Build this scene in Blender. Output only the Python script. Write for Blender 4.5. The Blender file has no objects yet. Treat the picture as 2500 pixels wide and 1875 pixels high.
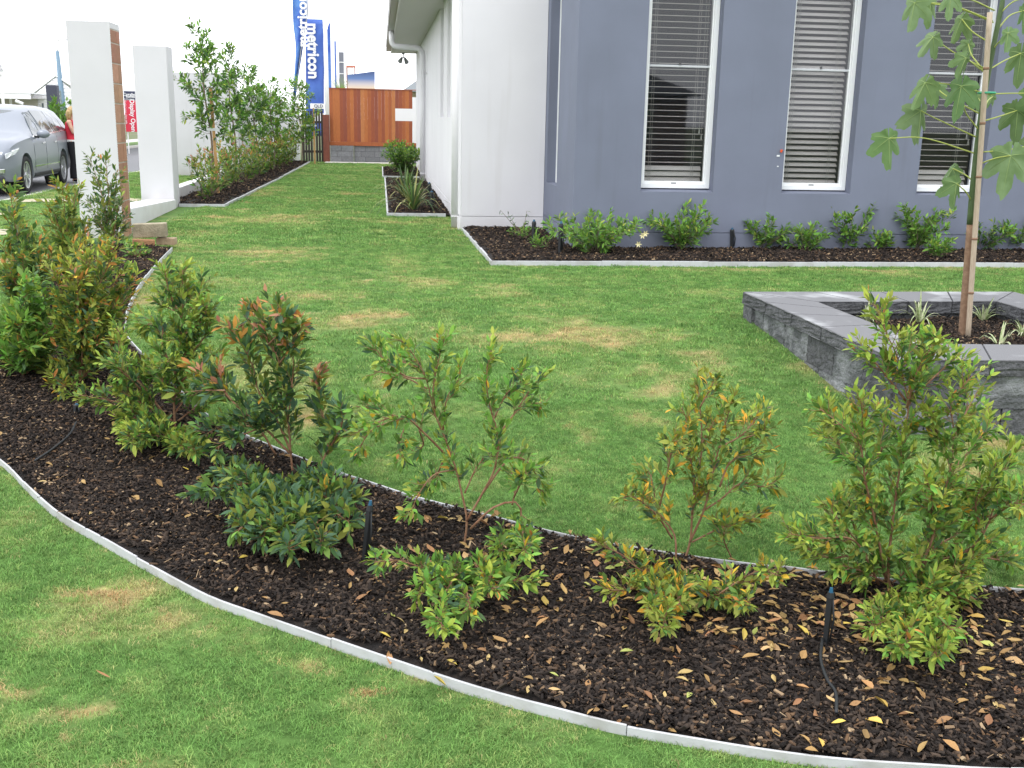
import bpy, bmesh, math, random
import numpy as np
from math import sin, cos, radians, pi
from mathutils import Vector, Matrix

random.seed(7); rng = np.random.default_rng(7)
SC = bpy.context.scene
COL = SC.collection

# ------------------------------------------------------------------ camera
F_PX, H_CAM = 2623.0, 1.5                       # focal length in photo pixels (2500 wide), eye height
YAW, PITCH, ROLL = radians(7.06), radians(13.73), radians(-1.17)
def _basis():
    cy, sy, cp, sp, cr, sr = cos(YAW), sin(YAW), cos(PITCH), sin(PITCH), cos(ROLL), sin(ROLL)
    fw = np.array([sy*cp, cy*cp, -sp]); r = np.array([cy, -sy, 0.]); d = np.cross(fw, r)
    return cr*r+sr*d, -sr*r+cr*d, fw
AX_R, AX_D, AX_F = _basis()
cam_d = bpy.data.cameras.new('camera'); cam = bpy.data.objects.new('camera', cam_d); COL.objects.link(cam)
cam_d.sensor_width = 36; cam_d.lens = F_PX/2500*36; cam_d.clip_end = 3000; cam_d.clip_start = .05
m = Matrix.Identity(4)
for i in range(3):
    m[i][0], m[i][1], m[i][2] = AX_R[i], -AX_D[i], -AX_F[i]
m[2][3] = H_CAM
cam.matrix_world = m
SC.camera = cam

# ------------------------------------------------------------------ light: bright overcast
SUN_EL, SUN_AZ = radians(60), radians(226)      # azimuth clockwise from +Y
w = bpy.data.worlds.new('World'); SC.world = w; w.use_nodes = True
nt = w.node_tree; bg = nt.nodes['Background']
sky = nt.nodes.new('ShaderNodeTexSky'); sky.sky_type = 'NISHITA'; sky.sun_disc = False
sky.sun_elevation = SUN_EL; sky.sun_rotation = SUN_AZ; sky.dust_density = 4; sky.air_density = 1
hs = nt.nodes.new('ShaderNodeHueSaturation'); hs.inputs['Saturation'].default_value = .3
mx = nt.nodes.new('ShaderNodeMix'); mx.data_type = 'RGBA'; mx.inputs[0].default_value = .82
mx.inputs[7].default_value = (25.0, 25.4, 26.6, 1)                # cloud deck
nt.links.new(sky.outputs[0], hs.inputs['Color']); nt.links.new(hs.outputs[0], mx.inputs[6])
nt.links.new(mx.outputs[2], bg.inputs[0]); bg.inputs[1].default_value = .1
sd = bpy.data.lights.new('sun', 'SUN'); sd.energy = 1.2; sd.angle = radians(24); sd.color = (1, .97, .92)
sun = bpy.data.objects.new('sun', sd); COL.objects.link(sun)
sun.rotation_euler = Vector((-sin(SUN_AZ)*cos(SUN_EL), -cos(SUN_AZ)*cos(SUN_EL), -sin(SUN_EL))).to_track_quat('-Z', 'Y').to_euler()
SC.view_settings.view_transform = 'Standard'; SC.view_settings.look = 'None'
SC.view_settings.exposure = 0; SC.view_settings.gamma = 1; SC.view_settings.use_curve_mapping = False
SC.render.engine = 'CYCLES'; SC.cycles.use_denoising = True; SC.cycles.max_bounces = 8
SC.cycles.transparent_max_bounces = 12; SC.cycles.caustics_reflective = False; SC.cycles.caustics_refractive = False

# ------------------------------------------------------------------ terrain and survey helpers
def tz(y):
    """height of the garden: level by the house, falling gently towards the street corner"""
    return np.interp(y, [3.0, 4.4, 5.2, 5.8, 7.0, 7.6, 8.3, 9.2], [-.37, -.34, -.30, -.26, -.125, -.06, -.01, 0.])
def _ray(x, y): return AX_F + (x-1250)/F_PX*AX_R + (y-937.5)/F_PX*AX_D
def gp(x, y, dz=0.):
    """survey point on the terrain"""
    v = _ray(x, y); z = dz
    for _ in range(40):
        t = (z-H_CAM)/v[2]; z = .5*z+.5*(float(tz(v[1]*t))+dz)
    t = (z-H_CAM)/v[2]
    return np.array([v[0]*t, v[1]*t, z])
def at(x, y, Y):
    v = _ray(x, y); t = Y/v[1]
    return np.array([v[0]*t, Y, H_CAM+v[2]*t])

def fbm(x, y, scale, seed=0, octv=3):
    x = np.asarray(x, float)*scale; y = np.asarray(y, float)*scale; out = 0; amp = .5; tot = 0
    for o in range(octv):
        xi, yi = np.floor(x).astype(int), np.floor(y).astype(int); fx, fy = x-xi, y-yi
        fx, fy = fx*fx*(3-2*fx), fy*fy*(3-2*fy)
        def h(a, b):
            n = (a*374761393+b*668265263+(seed+o)*1442695041) & 0x7fffffff
            n = ((n ^ (n >> 13))*1274126177) & 0x7fffffff
            return ((n ^ (n >> 16)) & 0xffff)/65535.
        v = (h(xi, yi)*(1-fx)+h(xi+1, yi)*fx)*(1-fy)+(h(xi, yi+1)*(1-fx)+h(xi+1, yi+1)*fx)*fy
        out = out+v*amp; tot += amp; amp *= .5; x = x*2.03; y = y*2.03
    return out/tot

def inside(px, py, poly):
    poly = np.asarray(poly)[:, :2]; c = np.zeros(len(px), bool); j = len(poly)-1
    for i in range(len(poly)):
        xi, yi = poly[i]; xj, yj = poly[j]
        hit = ((yi > py) != (yj > py)) & (px < (xj-xi)*(py-yi)/(yj-yi+1e-12)+xi)
        c ^= hit; j = i
    return c

def catmull(P, n):
    P = np.asarray(P, float)
    Q = np.vstack([2*P[0]-P[1], P, 2*P[-1]-P[-2]]); out = []
    L = np.r_[0, np.cumsum(np.linalg.norm(np.diff(P, axis=0), axis=1))]
    for s in np.linspace(0, L[-1], n):
        i = min(max(np.searchsorted(L, s, side='right')-1, 0), len(P)-2); t = (s-L[i])/max(L[i+1]-L[i], 1e-9)
        a, b, c, d = Q[i], Q[i+1], Q[i+2], Q[i+3]
        out.append(.5*((2*b)+(-a+c)*t+(2*a-5*b+4*c-d)*t*t+(-a+3*b-3*c+d)*t**3))
    return np.array(out)

def nrm(v):
    return np.asarray(v, float)/max(np.linalg.norm(v), 1e-9)

# ------------------------------------------------------------------ materials
MAT = {}
def mat(name, col, rough=.6, col2=None, nscale=8., nw=(.35, .65), bump=0., bscale=60., spec=.4, metal=0., rand=0., transl=0., island=0., coat=0., emit=None, stretch=None, detail=4, dirt=0.):
    if name in MAT: return MAT[name]
    M = bpy.data.materials.new(name); M.use_nodes = True; n = M.node_tree.nodes; L = M.node_tree.links
    b = n['Principled BSDF']; b.inputs['Roughness'].default_value = rough; b.inputs['Metallic'].default_value = metal
    b.inputs['Specular IOR Level'].default_value = spec; b.inputs['Coat Weight'].default_value = coat
    c4 = (*col, 1); out = None
    tc = n.new('ShaderNodeTexCoord'); vec = tc.outputs['Object']
    if stretch:
        mp = n.new('ShaderNodeMapping'); mp.inputs['Scale'].default_value = stretch; L.new(vec, mp.inputs[0]); vec = mp.outputs[0]
    if col2 is not None:
        nz = n.new('ShaderNodeTexNoise'); nz.inputs['Scale'].default_value = nscale; nz.inputs['Detail'].default_value = detail
        L.new(vec, nz.inputs['Vector'])
        mr = n.new('ShaderNodeMapRange'); mr.inputs[1].default_value, mr.inputs[2].default_value = nw; L.new(nz.outputs[0], mr.inputs[0])
        mm = n.new('ShaderNodeMix'); mm.data_type = 'RGBA'; L.new(mr.outputs[0], mm.inputs[0])
        mm.inputs[6].default_value = c4; mm.inputs[7].default_value = (*col2, 1); out = mm.outputs[2]
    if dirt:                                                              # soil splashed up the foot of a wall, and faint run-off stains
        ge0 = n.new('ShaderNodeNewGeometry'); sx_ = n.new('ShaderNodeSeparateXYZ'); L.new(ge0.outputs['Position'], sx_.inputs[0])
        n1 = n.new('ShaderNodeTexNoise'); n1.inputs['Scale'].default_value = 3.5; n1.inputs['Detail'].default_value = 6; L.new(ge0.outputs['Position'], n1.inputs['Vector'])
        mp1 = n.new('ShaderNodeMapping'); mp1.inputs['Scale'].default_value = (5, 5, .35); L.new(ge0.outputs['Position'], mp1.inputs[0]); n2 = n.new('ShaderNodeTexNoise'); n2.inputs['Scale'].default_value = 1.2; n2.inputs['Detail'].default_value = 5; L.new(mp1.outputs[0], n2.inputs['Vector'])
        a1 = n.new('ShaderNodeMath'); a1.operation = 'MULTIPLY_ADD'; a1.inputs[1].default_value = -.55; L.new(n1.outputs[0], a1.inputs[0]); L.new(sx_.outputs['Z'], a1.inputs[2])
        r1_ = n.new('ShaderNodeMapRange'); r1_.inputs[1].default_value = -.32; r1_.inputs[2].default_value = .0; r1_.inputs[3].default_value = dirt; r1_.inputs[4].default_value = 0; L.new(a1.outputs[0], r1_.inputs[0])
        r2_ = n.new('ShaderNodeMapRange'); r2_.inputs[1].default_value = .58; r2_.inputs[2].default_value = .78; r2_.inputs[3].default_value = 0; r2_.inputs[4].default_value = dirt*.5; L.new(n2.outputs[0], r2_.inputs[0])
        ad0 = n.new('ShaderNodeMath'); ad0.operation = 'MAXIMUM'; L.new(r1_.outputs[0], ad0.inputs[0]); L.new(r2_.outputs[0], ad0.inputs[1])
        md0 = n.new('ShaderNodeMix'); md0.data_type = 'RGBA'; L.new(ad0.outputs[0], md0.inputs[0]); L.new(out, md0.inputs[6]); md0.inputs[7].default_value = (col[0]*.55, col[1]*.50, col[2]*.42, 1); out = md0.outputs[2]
    if rand or island:
        h = n.new('ShaderNodeHueSaturation')
        if out is not None: L.new(out, h.inputs['Color'])
        else: h.inputs['Color'].default_value = c4
        oi = n.new('ShaderNodeObjectInfo'); src = oi.outputs['Random']
        if island:
            ge = n.new('ShaderNodeNewGeometry'); ad = n.new('ShaderNodeMath'); ad.operation = 'ADD'
            L.new(oi.outputs['Random'], ad.inputs[0]); L.new(ge.outputs['Random Per Island'], ad.inputs[1])
            fr = n.new('ShaderNodeMath'); fr.operation = 'FRACT'; L.new(ad.outputs[0], fr.inputs[0]); src = fr.outputs[0]
        k = max(rand, island)
        r1 = n.new('ShaderNodeMapRange'); r1.inputs[3].default_value = 1-k; r1.inputs[4].default_value = 1+k; L.new(src, r1.inputs[0]); L.new(r1.outputs[0], h.inputs['Value'])
        m7 = n.new('ShaderNodeMath'); m7.operation = 'MULTIPLY'; m7.inputs[1].default_value = 7.31; L.new(src, m7.inputs[0])
        f7 = n.new('ShaderNodeMath'); f7.operation = 'FRACT'; L.new(m7.outputs[0], f7.inputs[0])
        r2 = n.new('ShaderNodeMapRange'); r2.inputs[3].default_value = .5-.06*k; r2.inputs[4].default_value = .5+.06*k; L.new(f7.outputs[0], r2.inputs[0]); L.new(r2.outputs[0], h.inputs['Hue'])
        out = h.outputs[0]
    if out is not None: L.new(out, b.inputs['Base Color'])
    else: b.inputs['Base Color'].default_value = c4
    if bump:
        nb = n.new('ShaderNodeTexNoise'); nb.inputs['Scale'].default_value = bscale; nb.inputs['Detail'].default_value = 5; L.new(vec, nb.inputs['Vector'])
        bp = n.new('ShaderNodeBump'); bp.inputs['Strength'].default_value = bump; bp.inputs['Distance'].default_value = .02
        L.new(nb.outputs[0], bp.inputs['Height']); L.new(bp.outputs[0], b.inputs['Normal'])
    if transl:
        tr = n.new('ShaderNodeBsdfTranslucent'); ms = n.new('ShaderNodeMixShader'); ms.inputs[0].default_value = transl
        if out is not None: L.new(out, tr.inputs[0])
        else: tr.inputs[0].default_value = c4
        L.new(b.outputs[0], ms.inputs[1]); L.new(tr.outputs[0], ms.inputs[2]); L.new(ms.outputs[0], n['Material Output'].inputs[0])
    if emit:
        b.inputs['Emission Color'].default_value = (*emit[0], 1); b.inputs['Emission Strength'].default_value = emit[1]
    MAT[name] = M; return M

def ramp_mat(name, attr, stops, rough=.8, transl=0., jitter='rnd', jamt=.3, kind='INSTANCER', patch=None):
    """colour from a per-instance attribute, brightness jitter from another"""
    M = bpy.data.materials.new(name); M.use_nodes = True; n = M.node_tree.nodes; L = M.node_tree.links; b = n['Principled BSDF']
    b.inputs['Roughness'].default_value = rough; b.inputs['Specular IOR Level'].default_value = .16
    a = n.new('ShaderNodeAttribute'); a.attribute_type = kind; a.attribute_name = attr
    cr = n.new('ShaderNodeValToRGB'); e = cr.color_ramp.elements
    while len(e) < len(stops): e.new(.5)
    for k, (p, c) in enumerate(stops): e[k].position = p; e[k].color = (*c, 1)
    L.new(a.outputs['Fac'], cr.inputs[0]); out = cr.outputs[0]
    if jitter:
        a2 = n.new('ShaderNodeAttribute'); a2.attribute_type = kind; a2.attribute_name = jitter
        mr = n.new('ShaderNodeMapRange'); mr.inputs[3].default_value = 1-jamt; mr.inputs[4].default_value = 1+jamt; L.new(a2.outputs['Fac'], mr.inputs[0])
        h = n.new('ShaderNodeHueSaturation'); L.new(out, h.inputs['Color']); L.new(mr.outputs[0], h.inputs['Value']); out = h.outputs[0]
    if patch:
        nz = n.new('ShaderNodeTexNoise'); nz.inputs['Scale'].default_value = patch; nz.inputs['Detail'].default_value = 4
        ge = n.new('ShaderNodeNewGeometry'); L.new(ge.outputs['Position'], nz.inputs['Vector'])
        mr = n.new('ShaderNodeMapRange'); mr.inputs[1].default_value = .3; mr.inputs[2].default_value = .7; mr.inputs[3].default_value = .75; mr.inputs[4].default_value = 1.25; L.new(nz.outputs[0], mr.inputs[0])
        h = n.new('ShaderNodeHueSaturation'); L.new(out, h.inputs['Color']); L.new(mr.outputs[0], h.inputs['Value']); out = h.outputs[0]
    L.new(out, b.inputs['Base Color'])
    if transl:
        tr = n.new('ShaderNodeBsdfTranslucent'); ms = n.new('ShaderNodeMixShader'); ms.inputs[0].default_value = transl
        L.new(out, tr.inputs[0]); L.new(b.outputs[0], ms.inputs[1]); L.new(tr.outputs[0], ms.inputs[2]); L.new(ms.outputs[0], n['Material Output'].inputs[0])
    MAT[name] = M; return M

def glass_mat(name, tint=(.75, .82, .82), refl=.12, rough=.02):
    if name in MAT: return MAT[name]
    M = bpy.data.materials.new(name); M.use_nodes = True; n = M.node_tree.nodes; L = M.node_tree.links
    n.remove(n['Principled BSDF']); t = n.new('ShaderNodeBsdfTransparent'); t.inputs[0].default_value = (*tint, 1)
    g = n.new('ShaderNodeBsdfGlossy'); g.inputs['Roughness'].default_value = rough
    lw = n.new('ShaderNodeLayerWeight'); lw.inputs[0].default_value = .12
    mr = n.new('ShaderNodeMapRange'); mr.inputs[3].default_value = refl; mr.inputs[4].default_value = .9; L.new(lw.outputs['Fresnel'], mr.inputs[0])
    ms = n.new('ShaderNodeMixShader'); L.new(mr.outputs[0], ms.inputs[0]); L.new(t.outputs[0], ms.inputs[1]); L.new(g.outputs[0], ms.inputs[2])
    L.new(ms.outputs[0], n['Material Output'].inputs[0]); MAT[name] = M; return M

# ------------------------------------------------------------------ mesh helpers
class MB:
    def __init__(s): s.v = []; s.f = []; s.mi = []; s.n = 0
    def add(s, V, Fs, mi=0):
        V = np.asarray(V, float).reshape(-1, 3); s.v.append(V); o = s.n
        for f in Fs: s.f.append([i+o for i in f]); s.mi.append(mi)
        s.n += len(V); return s
    def box(s, x0, x1, y0, y1, z0, z1, mi=0):
        V = [(x, y, z) for z in (z0, z1) for y in (y0, y1) for x in (x0, x1)]
        return s.add(V, [(0, 2, 3, 1), (4, 5, 7, 6), (0, 1, 5, 4), (2, 6, 7, 3), (0, 4, 6, 2), (1, 3, 7, 5)], mi)
    def hexa(s, P, mi=0):
        """eight corners: bottom loop then top loop"""
        return s.add(P, [(3, 2, 1, 0), (4, 5, 6, 7), (0, 1, 5, 4), (1, 2, 6, 5), (2, 3, 7, 6), (3, 0, 4, 7)], mi)
    def tube(s, P, R, n=8, mi=0, cap=True):
        P = np.asarray(P, float); R = np.broadcast_to(np.asarray(R, float), (len(P),)); T = np.gradient(P, axis=0); V = []; prev = None
        for i in range(len(P)):
            t = nrm(T[i]); ref = prev if prev is not None else (np.array([1., 0, 0]) if abs(t[0]) < .9 else np.array([0, 1., 0]))
            u = nrm(ref-t*(ref@t)); w_ = np.cross(t, u); prev = u
            for k in range(n):
                a = 2*pi*k/n; V.append(P[i]+R[i]*(cos(a)*u+sin(a)*w_))
        Fs = []
        for i in range(len(P)-1):
            for k in range(n):
                a, b = i*n+k, i*n+(k+1) % n; Fs.append((a, b, b+n, a+n))
        if cap: Fs.append(tuple(range(n))[::-1]); Fs.append(tuple(range((len(P)-1)*n, len(P)*n)))
        return s.add(V, Fs, mi)
    def ell(s, c, r, nu=12, nv=8, mi=0, rot=None):
        V = []; c = np.asarray(c, float)
        for j in range(nv+1):
            th = pi*j/nv
            for i in range(nu):
                ph = 2*pi*i/nu; p = np.array([r[0]*sin(th)*cos(ph), r[1]*sin(th)*sin(ph), r[2]*cos(th)])
                V.append(c+(rot@p if rot is not None else p))
        Fs = [(j*nu+i, (j+1)*nu+i, (j+1)*nu+(i+1) % nu, j*nu+(i+1) % nu) for j in range(nv) for i in range(nu)]
        return s.add(V, Fs, mi)
    def grid(s, V, nr, nc, mi=0):
        return s.add(V, [(r*nc+c, r*nc+c+1, (r+1)*nc+c+1, (r+1)*nc+c) for r in range(nr-1) for c in range(nc-1)], mi)
    def prism(s, poly, d0, d1, axis='z', mi=0):
        """poly of 2D points extruded along an axis"""
        n = len(poly)
        def P(p, d): return {'z': (p[0], p[1], d), 'y': (p[0], d, p[1]), 'x': (d, p[0], p[1])}[axis]
        V = [P(p, d0) for p in poly]+[P(p, d1) for p in poly]
        return s.add(V, [tuple(range(n))[::-1], tuple(range(n, 2*n))]+[(i, (i+1) % n, n+(i+1) % n, n+i) for i in range(n)], mi)
    def mesh(s, name, mats, smooth=False, origin=(0, 0, 0)):
        me = bpy.data.meshes.new(name); V = np.vstack(s.v)-np.asarray(origin, float) if s.v else np.zeros((0, 3))
        me.from_pydata(V.tolist(), [], s.f)
        for M in (mats if isinstance(mats, (list, tuple)) else [mats]): me.materials.append(M)
        if any(s.mi): me.polygons.foreach_set('material_index', s.mi)
        if smooth: me.polygons.foreach_set('use_smooth', [True]*len(me.polygons))
        bm = bmesh.new(); bm.from_mesh(me); bmesh.ops.recalc_face_normals(bm, faces=bm.faces); bm.to_mesh(me); bm.free()
        return me
    def build(s, name, mats, parent=None, smooth=False, bevel=0, seg=2):
        o = link(name, s.mesh(name, mats, smooth, wloc(parent)), parent)
        if bevel:
            md = o.modifiers.new('bevel', 'BEVEL'); md.width = bevel; md.segments = seg; md.limit_method = 'ANGLE'; md.angle_limit = radians(40)
        return o
def wloc(p):
    q = np.zeros(3)
    while p is not None: q = q+np.array(p.location); p = p.parent
    return q
def link(name, me, parent=None):
    o = bpy.data.objects.new(name, me); COL.objects.link(o); o.parent = parent; return o
def tag(o, label=None, cat=None, group=None, kind=None):
    if label: o['label'] = label
    if cat: o['category'] = cat
    if group: o['group'] = group
    if kind: o['kind'] = kind
    return o
def thing(name, loc, label, cat, group=None):
    o = bpy.data.objects.new(name, None); o.empty_display_size = .1; COL.objects.link(o); o.location = tuple(float(a) for a in loc)
    return tag(o, label, cat, group)
def struct(o): o['kind'] = 'structure'; return o

def text_mesh(s, size, M, name='lettering', extrude=.004, offset=0., align='CENTER', sx=1.):
    cu = bpy.data.curves.new(name, 'FONT'); cu.body = s; cu.size = size; cu.extrude = extrude; cu.offset = offset
    cu.align_x = align; cu.align_y = 'CENTER'; cu.resolution_u = 3
    o = bpy.data.objects.new(name, cu); COL.objects.link(o); dg = bpy.context.evaluated_depsgraph_get()
    me = bpy.data.meshes.new_from_object(o.evaluated_get(dg)); bpy.data.objects.remove(o); me.name = name
    me.transform(Matrix.Diagonal((sx, 1, 1, 1))); me.materials.clear(); me.materials.append(M); return me

# ------------------------------------------------------------------ instanced scatter (uncountable stuff)
def scatter(name, P, rot, scl, idx, attrs, sources, parent=None):
    me = bpy.data.meshes.new(name); me.vertices.add(len(P)); me.vertices.foreach_set('co', np.asarray(P, np.float32).ravel())
    def A(n, t, d, key='value'):
        a = me.attributes.new(n, t, 'POINT'); a.data.foreach_set(key, np.asarray(d).ravel())
    A('rot', 'FLOAT_VECTOR', np.asarray(rot, np.float32), 'vector'); A('scl', 'FLOAT', np.asarray(scl, np.float32)); A('idx', 'INT', np.asarray(idx, np.int32))
    for k, v in attrs.items(): A(k, 'FLOAT', np.asarray(v, np.float32))
    o = link(name, me, parent)
    g = bpy.data.node_groups.new(name+'_nodes', 'GeometryNodeTree')
    g.interface.new_socket('Geometry', in_out='INPUT', socket_type='NodeSocketGeometry'); g.interface.new_socket('Geometry', in_out='OUTPUT', socket_type='NodeSocketGeometry')
    n, L = g.nodes, g.links; gi, go = n.new('NodeGroupInput'), n.new('NodeGroupOutput')
    ip = n.new('GeometryNodeInstanceOnPoints'); jn = n.new('GeometryNodeJoinGeometry')
    for s_ in sources:
        oi = n.new('GeometryNodeObjectInfo'); oi.inputs['Object'].default_value = s_; oi.inputs['As Instance'].default_value = True; L.new(oi.outputs['Geometry'], jn.inputs[0])
    def na(nm, t):
        q = n.new('GeometryNodeInputNamedAttribute'); q.data_type = t; q.inputs['Name'].default_value = nm; return [x for x in q.outputs if x.enabled][0]
    L.new(gi.outputs[0], ip.inputs['Points']); L.new(jn.outputs[0], ip.inputs['Instance'])
    if len(sources) > 1: ip.inputs['Pick Instance'].default_value = True; L.new(na('idx', 'INT'), ip.inputs['Instance Index'])
    L.new(na('rot', 'FLOAT_VECTOR'), ip.inputs['Rotation']); L.new(na('scl', 'FLOAT'), ip.inputs['Scale'])
    L.new(ip.outputs[0], go.inputs[0])
    md = o.modifiers.new('scatter', 'NODES'); md.node_group = g
    return o
def source(name, mb, M):
    return bpy.data.objects.new(name, mb.mesh(name, M))

# ------------------------------------------------------------------ leaves and woody plants
def leaf_template(w=.35, fold=.10, droop=.12, seg=4):
    """a pointed oval leaf of unit length along +Y, folded along the midrib"""
    V = []; Fs = []
    prof = {4: [0, .72, 1.0, .66, 0], 3: [0, .95, .8, 0], 2: [0, 1, 0]}[seg]
    for i in range(seg+1):
        t = i/seg; ww = w*.5*prof[i]; z = -droop*t*t
        if 0 < i < seg: V += [(-ww, t, z+fold*ww*2), (0, t, z), (ww, t, z+fold*ww*2)]
        else: V.append((0, t, z))
    def idx(i): return 0 if i == 0 else (1+3*(i-1) if i < seg else 1+3*(seg-1))
    for i in range(seg):
        a, b = idx(i), idx(i+1)
        if i == 0: Fs += [(a, b+1, b), (a, b+2, b+1)]
        elif i == seg-1: Fs += [(a, a+1, b), (a+1, a+2, b)]
        else: Fs += [(a, a+1, b+1, b), (a+1, a+2, b+2, b+1)]
    return np.array(V), Fs
LT4, LT3, LT2 = leaf_template(), leaf_template(seg=3), leaf_template(seg=2, w=.42)

def leaf_frame(d, up, roll=0.):
    y = nrm(d); z = up-y*(up@y)
    z = nrm(z) if np.linalg.norm(z) > 1e-3 else nrm(np.cross(y, [1, .1, .2])); x = np.cross(y, z)
    if roll: x, z = cos(roll)*x+sin(roll)*z, -sin(roll)*x+cos(roll)*z
    return np.stack([x, y, z], 1)

def leaves_mesh(leaves, mats, name, tmpl=LT4, origin=(0, 0, 0)):
    """leaves: list of (pos, frame3x3, length, material index)"""
    V0, F0 = tmpl; nv = len(V0); n = len(leaves)
    Rm = np.array([l[1] for l in leaves]); S = np.array([l[2] for l in leaves]); P = np.array([l[0] for l in leaves])-np.asarray(origin)
    V = np.einsum('nij,vj->nvi', Rm, V0)*S[:, None, None]+P[:, None, :]
    Fs = [[i+k*nv for i in f] for k in range(n) for f in F0]
    me = bpy.data.meshes.new(name); me.from_pydata(V.reshape(-1, 3).tolist(), [], Fs)
    for M in mats: me.materials.append(M)
    me.polygons.foreach_set('material_index', [l[3] for l in leaves for _ in F0]); me.polygons.foreach_set('use_smooth', [True]*len(Fs))
    return me

def G(name, c, rough=.58, k=.25, tr=.28, spec=.22): return mat(name, c, rough, rand=k, island=k, transl=tr, spec=spec)
LEAF = dict(dark=G('leaf dark green', (.075, .150, .055)), blue=G('leaf blue green', (.080, .155, .085)), mid=G('leaf mid green', (.135, .245, .055)),
            lime=G('leaf lime tip', (.34, .43, .070)), bright=G('leaf bright green', (.19, .385, .065)), orange=G('leaf orange tip', (.52, .25, .06)),
            pink=G('leaf pink tip', (.52, .24, .15)), yellow=G('leaf yellowing', (.68, .41, .045)), olive=G('leaf olive', (.245, .285, .055)), grey=G('leaf grey green', (.22, .26, .15)))
LEAF_NAMES = list(LEAF); LEAF_MATS = [LEAF[k] for k in LEAF_NAMES]
BARK = mat('reddish bark', (.22, .10, .055), .8, (.32, .19, .11), 30, bump=.3, bscale=120)
BARK_G = mat('grey brown bark', (.17, .13, .09), .85, (.26, .2, .15), 40, bump=.3, bscale=120)
LEAF_OBJ = {}
def leaf_object_mesh(ci):
    if ci not in LEAF_OBJ:
        V, Fs = LT4; me = bpy.data.meshes.new('leaf'); me.from_pydata(V.tolist(), [], Fs); me.materials.append(LEAF_MATS[ci]); me.polygons.foreach_set('use_smooth', [True]*len(Fs)); LEAF_OBJ[ci] = me
    return LEAF_OBJ[ci]

def pick(pal):
    r = random.random()*sum(w_ for _, w_ in pal)
    for nme, w_ in pal:
        r -= w_
        if r <= 0: return LEAF_NAMES.index(nme)
    return LEAF_NAMES.index(pal[-1][0])

UP = np.array([0, 0, 1.])
def grow(stems, pal, tips, leaf=.05, t0=.35, step=.035, twig=(.04, .11), pair=.014, r0=.007, bark=None, flat=.45, wood=None, tipn=8, dens=1., warm_z=-9.):
    step = step/dens
    """twigs and leaves along world-space stems; returns leaves, adds wood"""
    out = []
    for st in stems:
        P = st if isinstance(st, np.ndarray) else np.array(st)
        L = np.r_[0, np.cumsum(np.linalg.norm(np.diff(P, axis=0), axis=1))]; tot = L[-1]
        wood.tube(P, np.linspace(.72*r0*min(1, .45+tot), .0016, len(P)), 5)
        def pt(s):
            i = min(max(np.searchsorted(L, s)-1, 0), len(P)-2); k = (s-L[i])/max(L[i+1]-L[i], 1e-9); return P[i]+(P[i+1]-P[i])*k, nrm(P[i+1]-P[i])
        s = tot*t0
        while s < tot:
            p, d = pt(s); fr = s/tot
            a = rng.normal(size=3); a = nrm(a-d*(a@d)); td = nrm(d*.75+a*.85+UP*.45*rng.random()); tl = rng.uniform(*twig)*(1.12-.45*fr)
            q = p+td*tl*.55+UP*.0; e = p+td*tl+UP*tl*.12
            wood.tube([p, q, e], [.0018, .0014, .0009], 3, cap=False)
            nl = max(2, int(tl/pair))
            for k in range(nl):
                f = (k+1)/nl; b = p+(q-p)*min(f*2, 1)+(e-q)*max(0, f*2-1)
                for sgn in (1, -1):
                    ax = rng.normal(size=3); ax = nrm(ax-td*(ax@td)); ld = nrm(td*(.6+.5*f)+ax*sgn*.72+UP*(.30*f-.08))
                    tip = f > .72
                    ci = pick(tips) if (tip and fr > .2) or (fr > .8 and random.random() < .5) else pick(pal)
                    if (fr < .72 or b[2] < warm_z) and LEAF_NAMES[ci] in ('orange', 'pink'): ci = LEAF_NAMES.index('olive' if b[2] > warm_z else 'blue')
                    out.append((b, leaf_frame(ld, nrm(UP+rng.normal(size=3)*flat)), leaf*rng.uniform(.7, 1.15)*(.72 if tip else 1), ci))
            s += step*rng.uniform(.6, 1.4)
        p, d = P[-1], nrm(P[-1]-P[-2])
        for k in range(tipn):
            ax = rng.normal(size=3); ax = nrm(ax-d*(ax@d)); out.append((p-d*.012*k, leaf_frame(nrm(d*(1.1-.1*k)+ax*.55), nrm(UP+ax*.4)), leaf*rng.uniform(.5, .85), pick(tips) if p[2] > warm_z else LEAF_NAMES.index(random.choice(['mid', 'blue', 'bright']))))
    return out

def plant(name, base, label, cat, stems, pal, tips, group=None, single=0, bark=None, tmpl=LT4, crown='foliage', **kw):
    """thing > stem, leaf objects, rest of the foliage in one part"""
    root = thing(name, base, label, cat, group); wd = MB()
    lv = grow(stems, pal, tips, wood=wd, **kw)
    wd.build('stem', bark or BARK, root, smooth=True)
    if single:
        o = np.array(base); key = [-(l[2]/np.linalg.norm(np.array(l[0])-[0, 0, H_CAM])*(1+.25*random.random())) for l in lv]
        order = np.argsort(key); top = [lv[i] for i in order[:single]]; rest = [lv[i] for i in order[single:]]
        for p, Rm, sc, ci in top:
            ob = bpy.data.objects.new('leaf', leaf_object_mesh(ci)); COL.objects.link(ob); ob.parent = root
            M4 = Matrix(((Rm*sc).tolist())).to_4x4(); M4.translation = Vector((np.asarray(p)-o).tolist()); ob.matrix_local = M4
    else: rest = lv
    if rest:
        f = link(crown, leaves_mesh(rest, LEAF_MATS, crown, tmpl, base), root)
        if single: f['kind'] = 'stuff'
    return root

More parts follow.
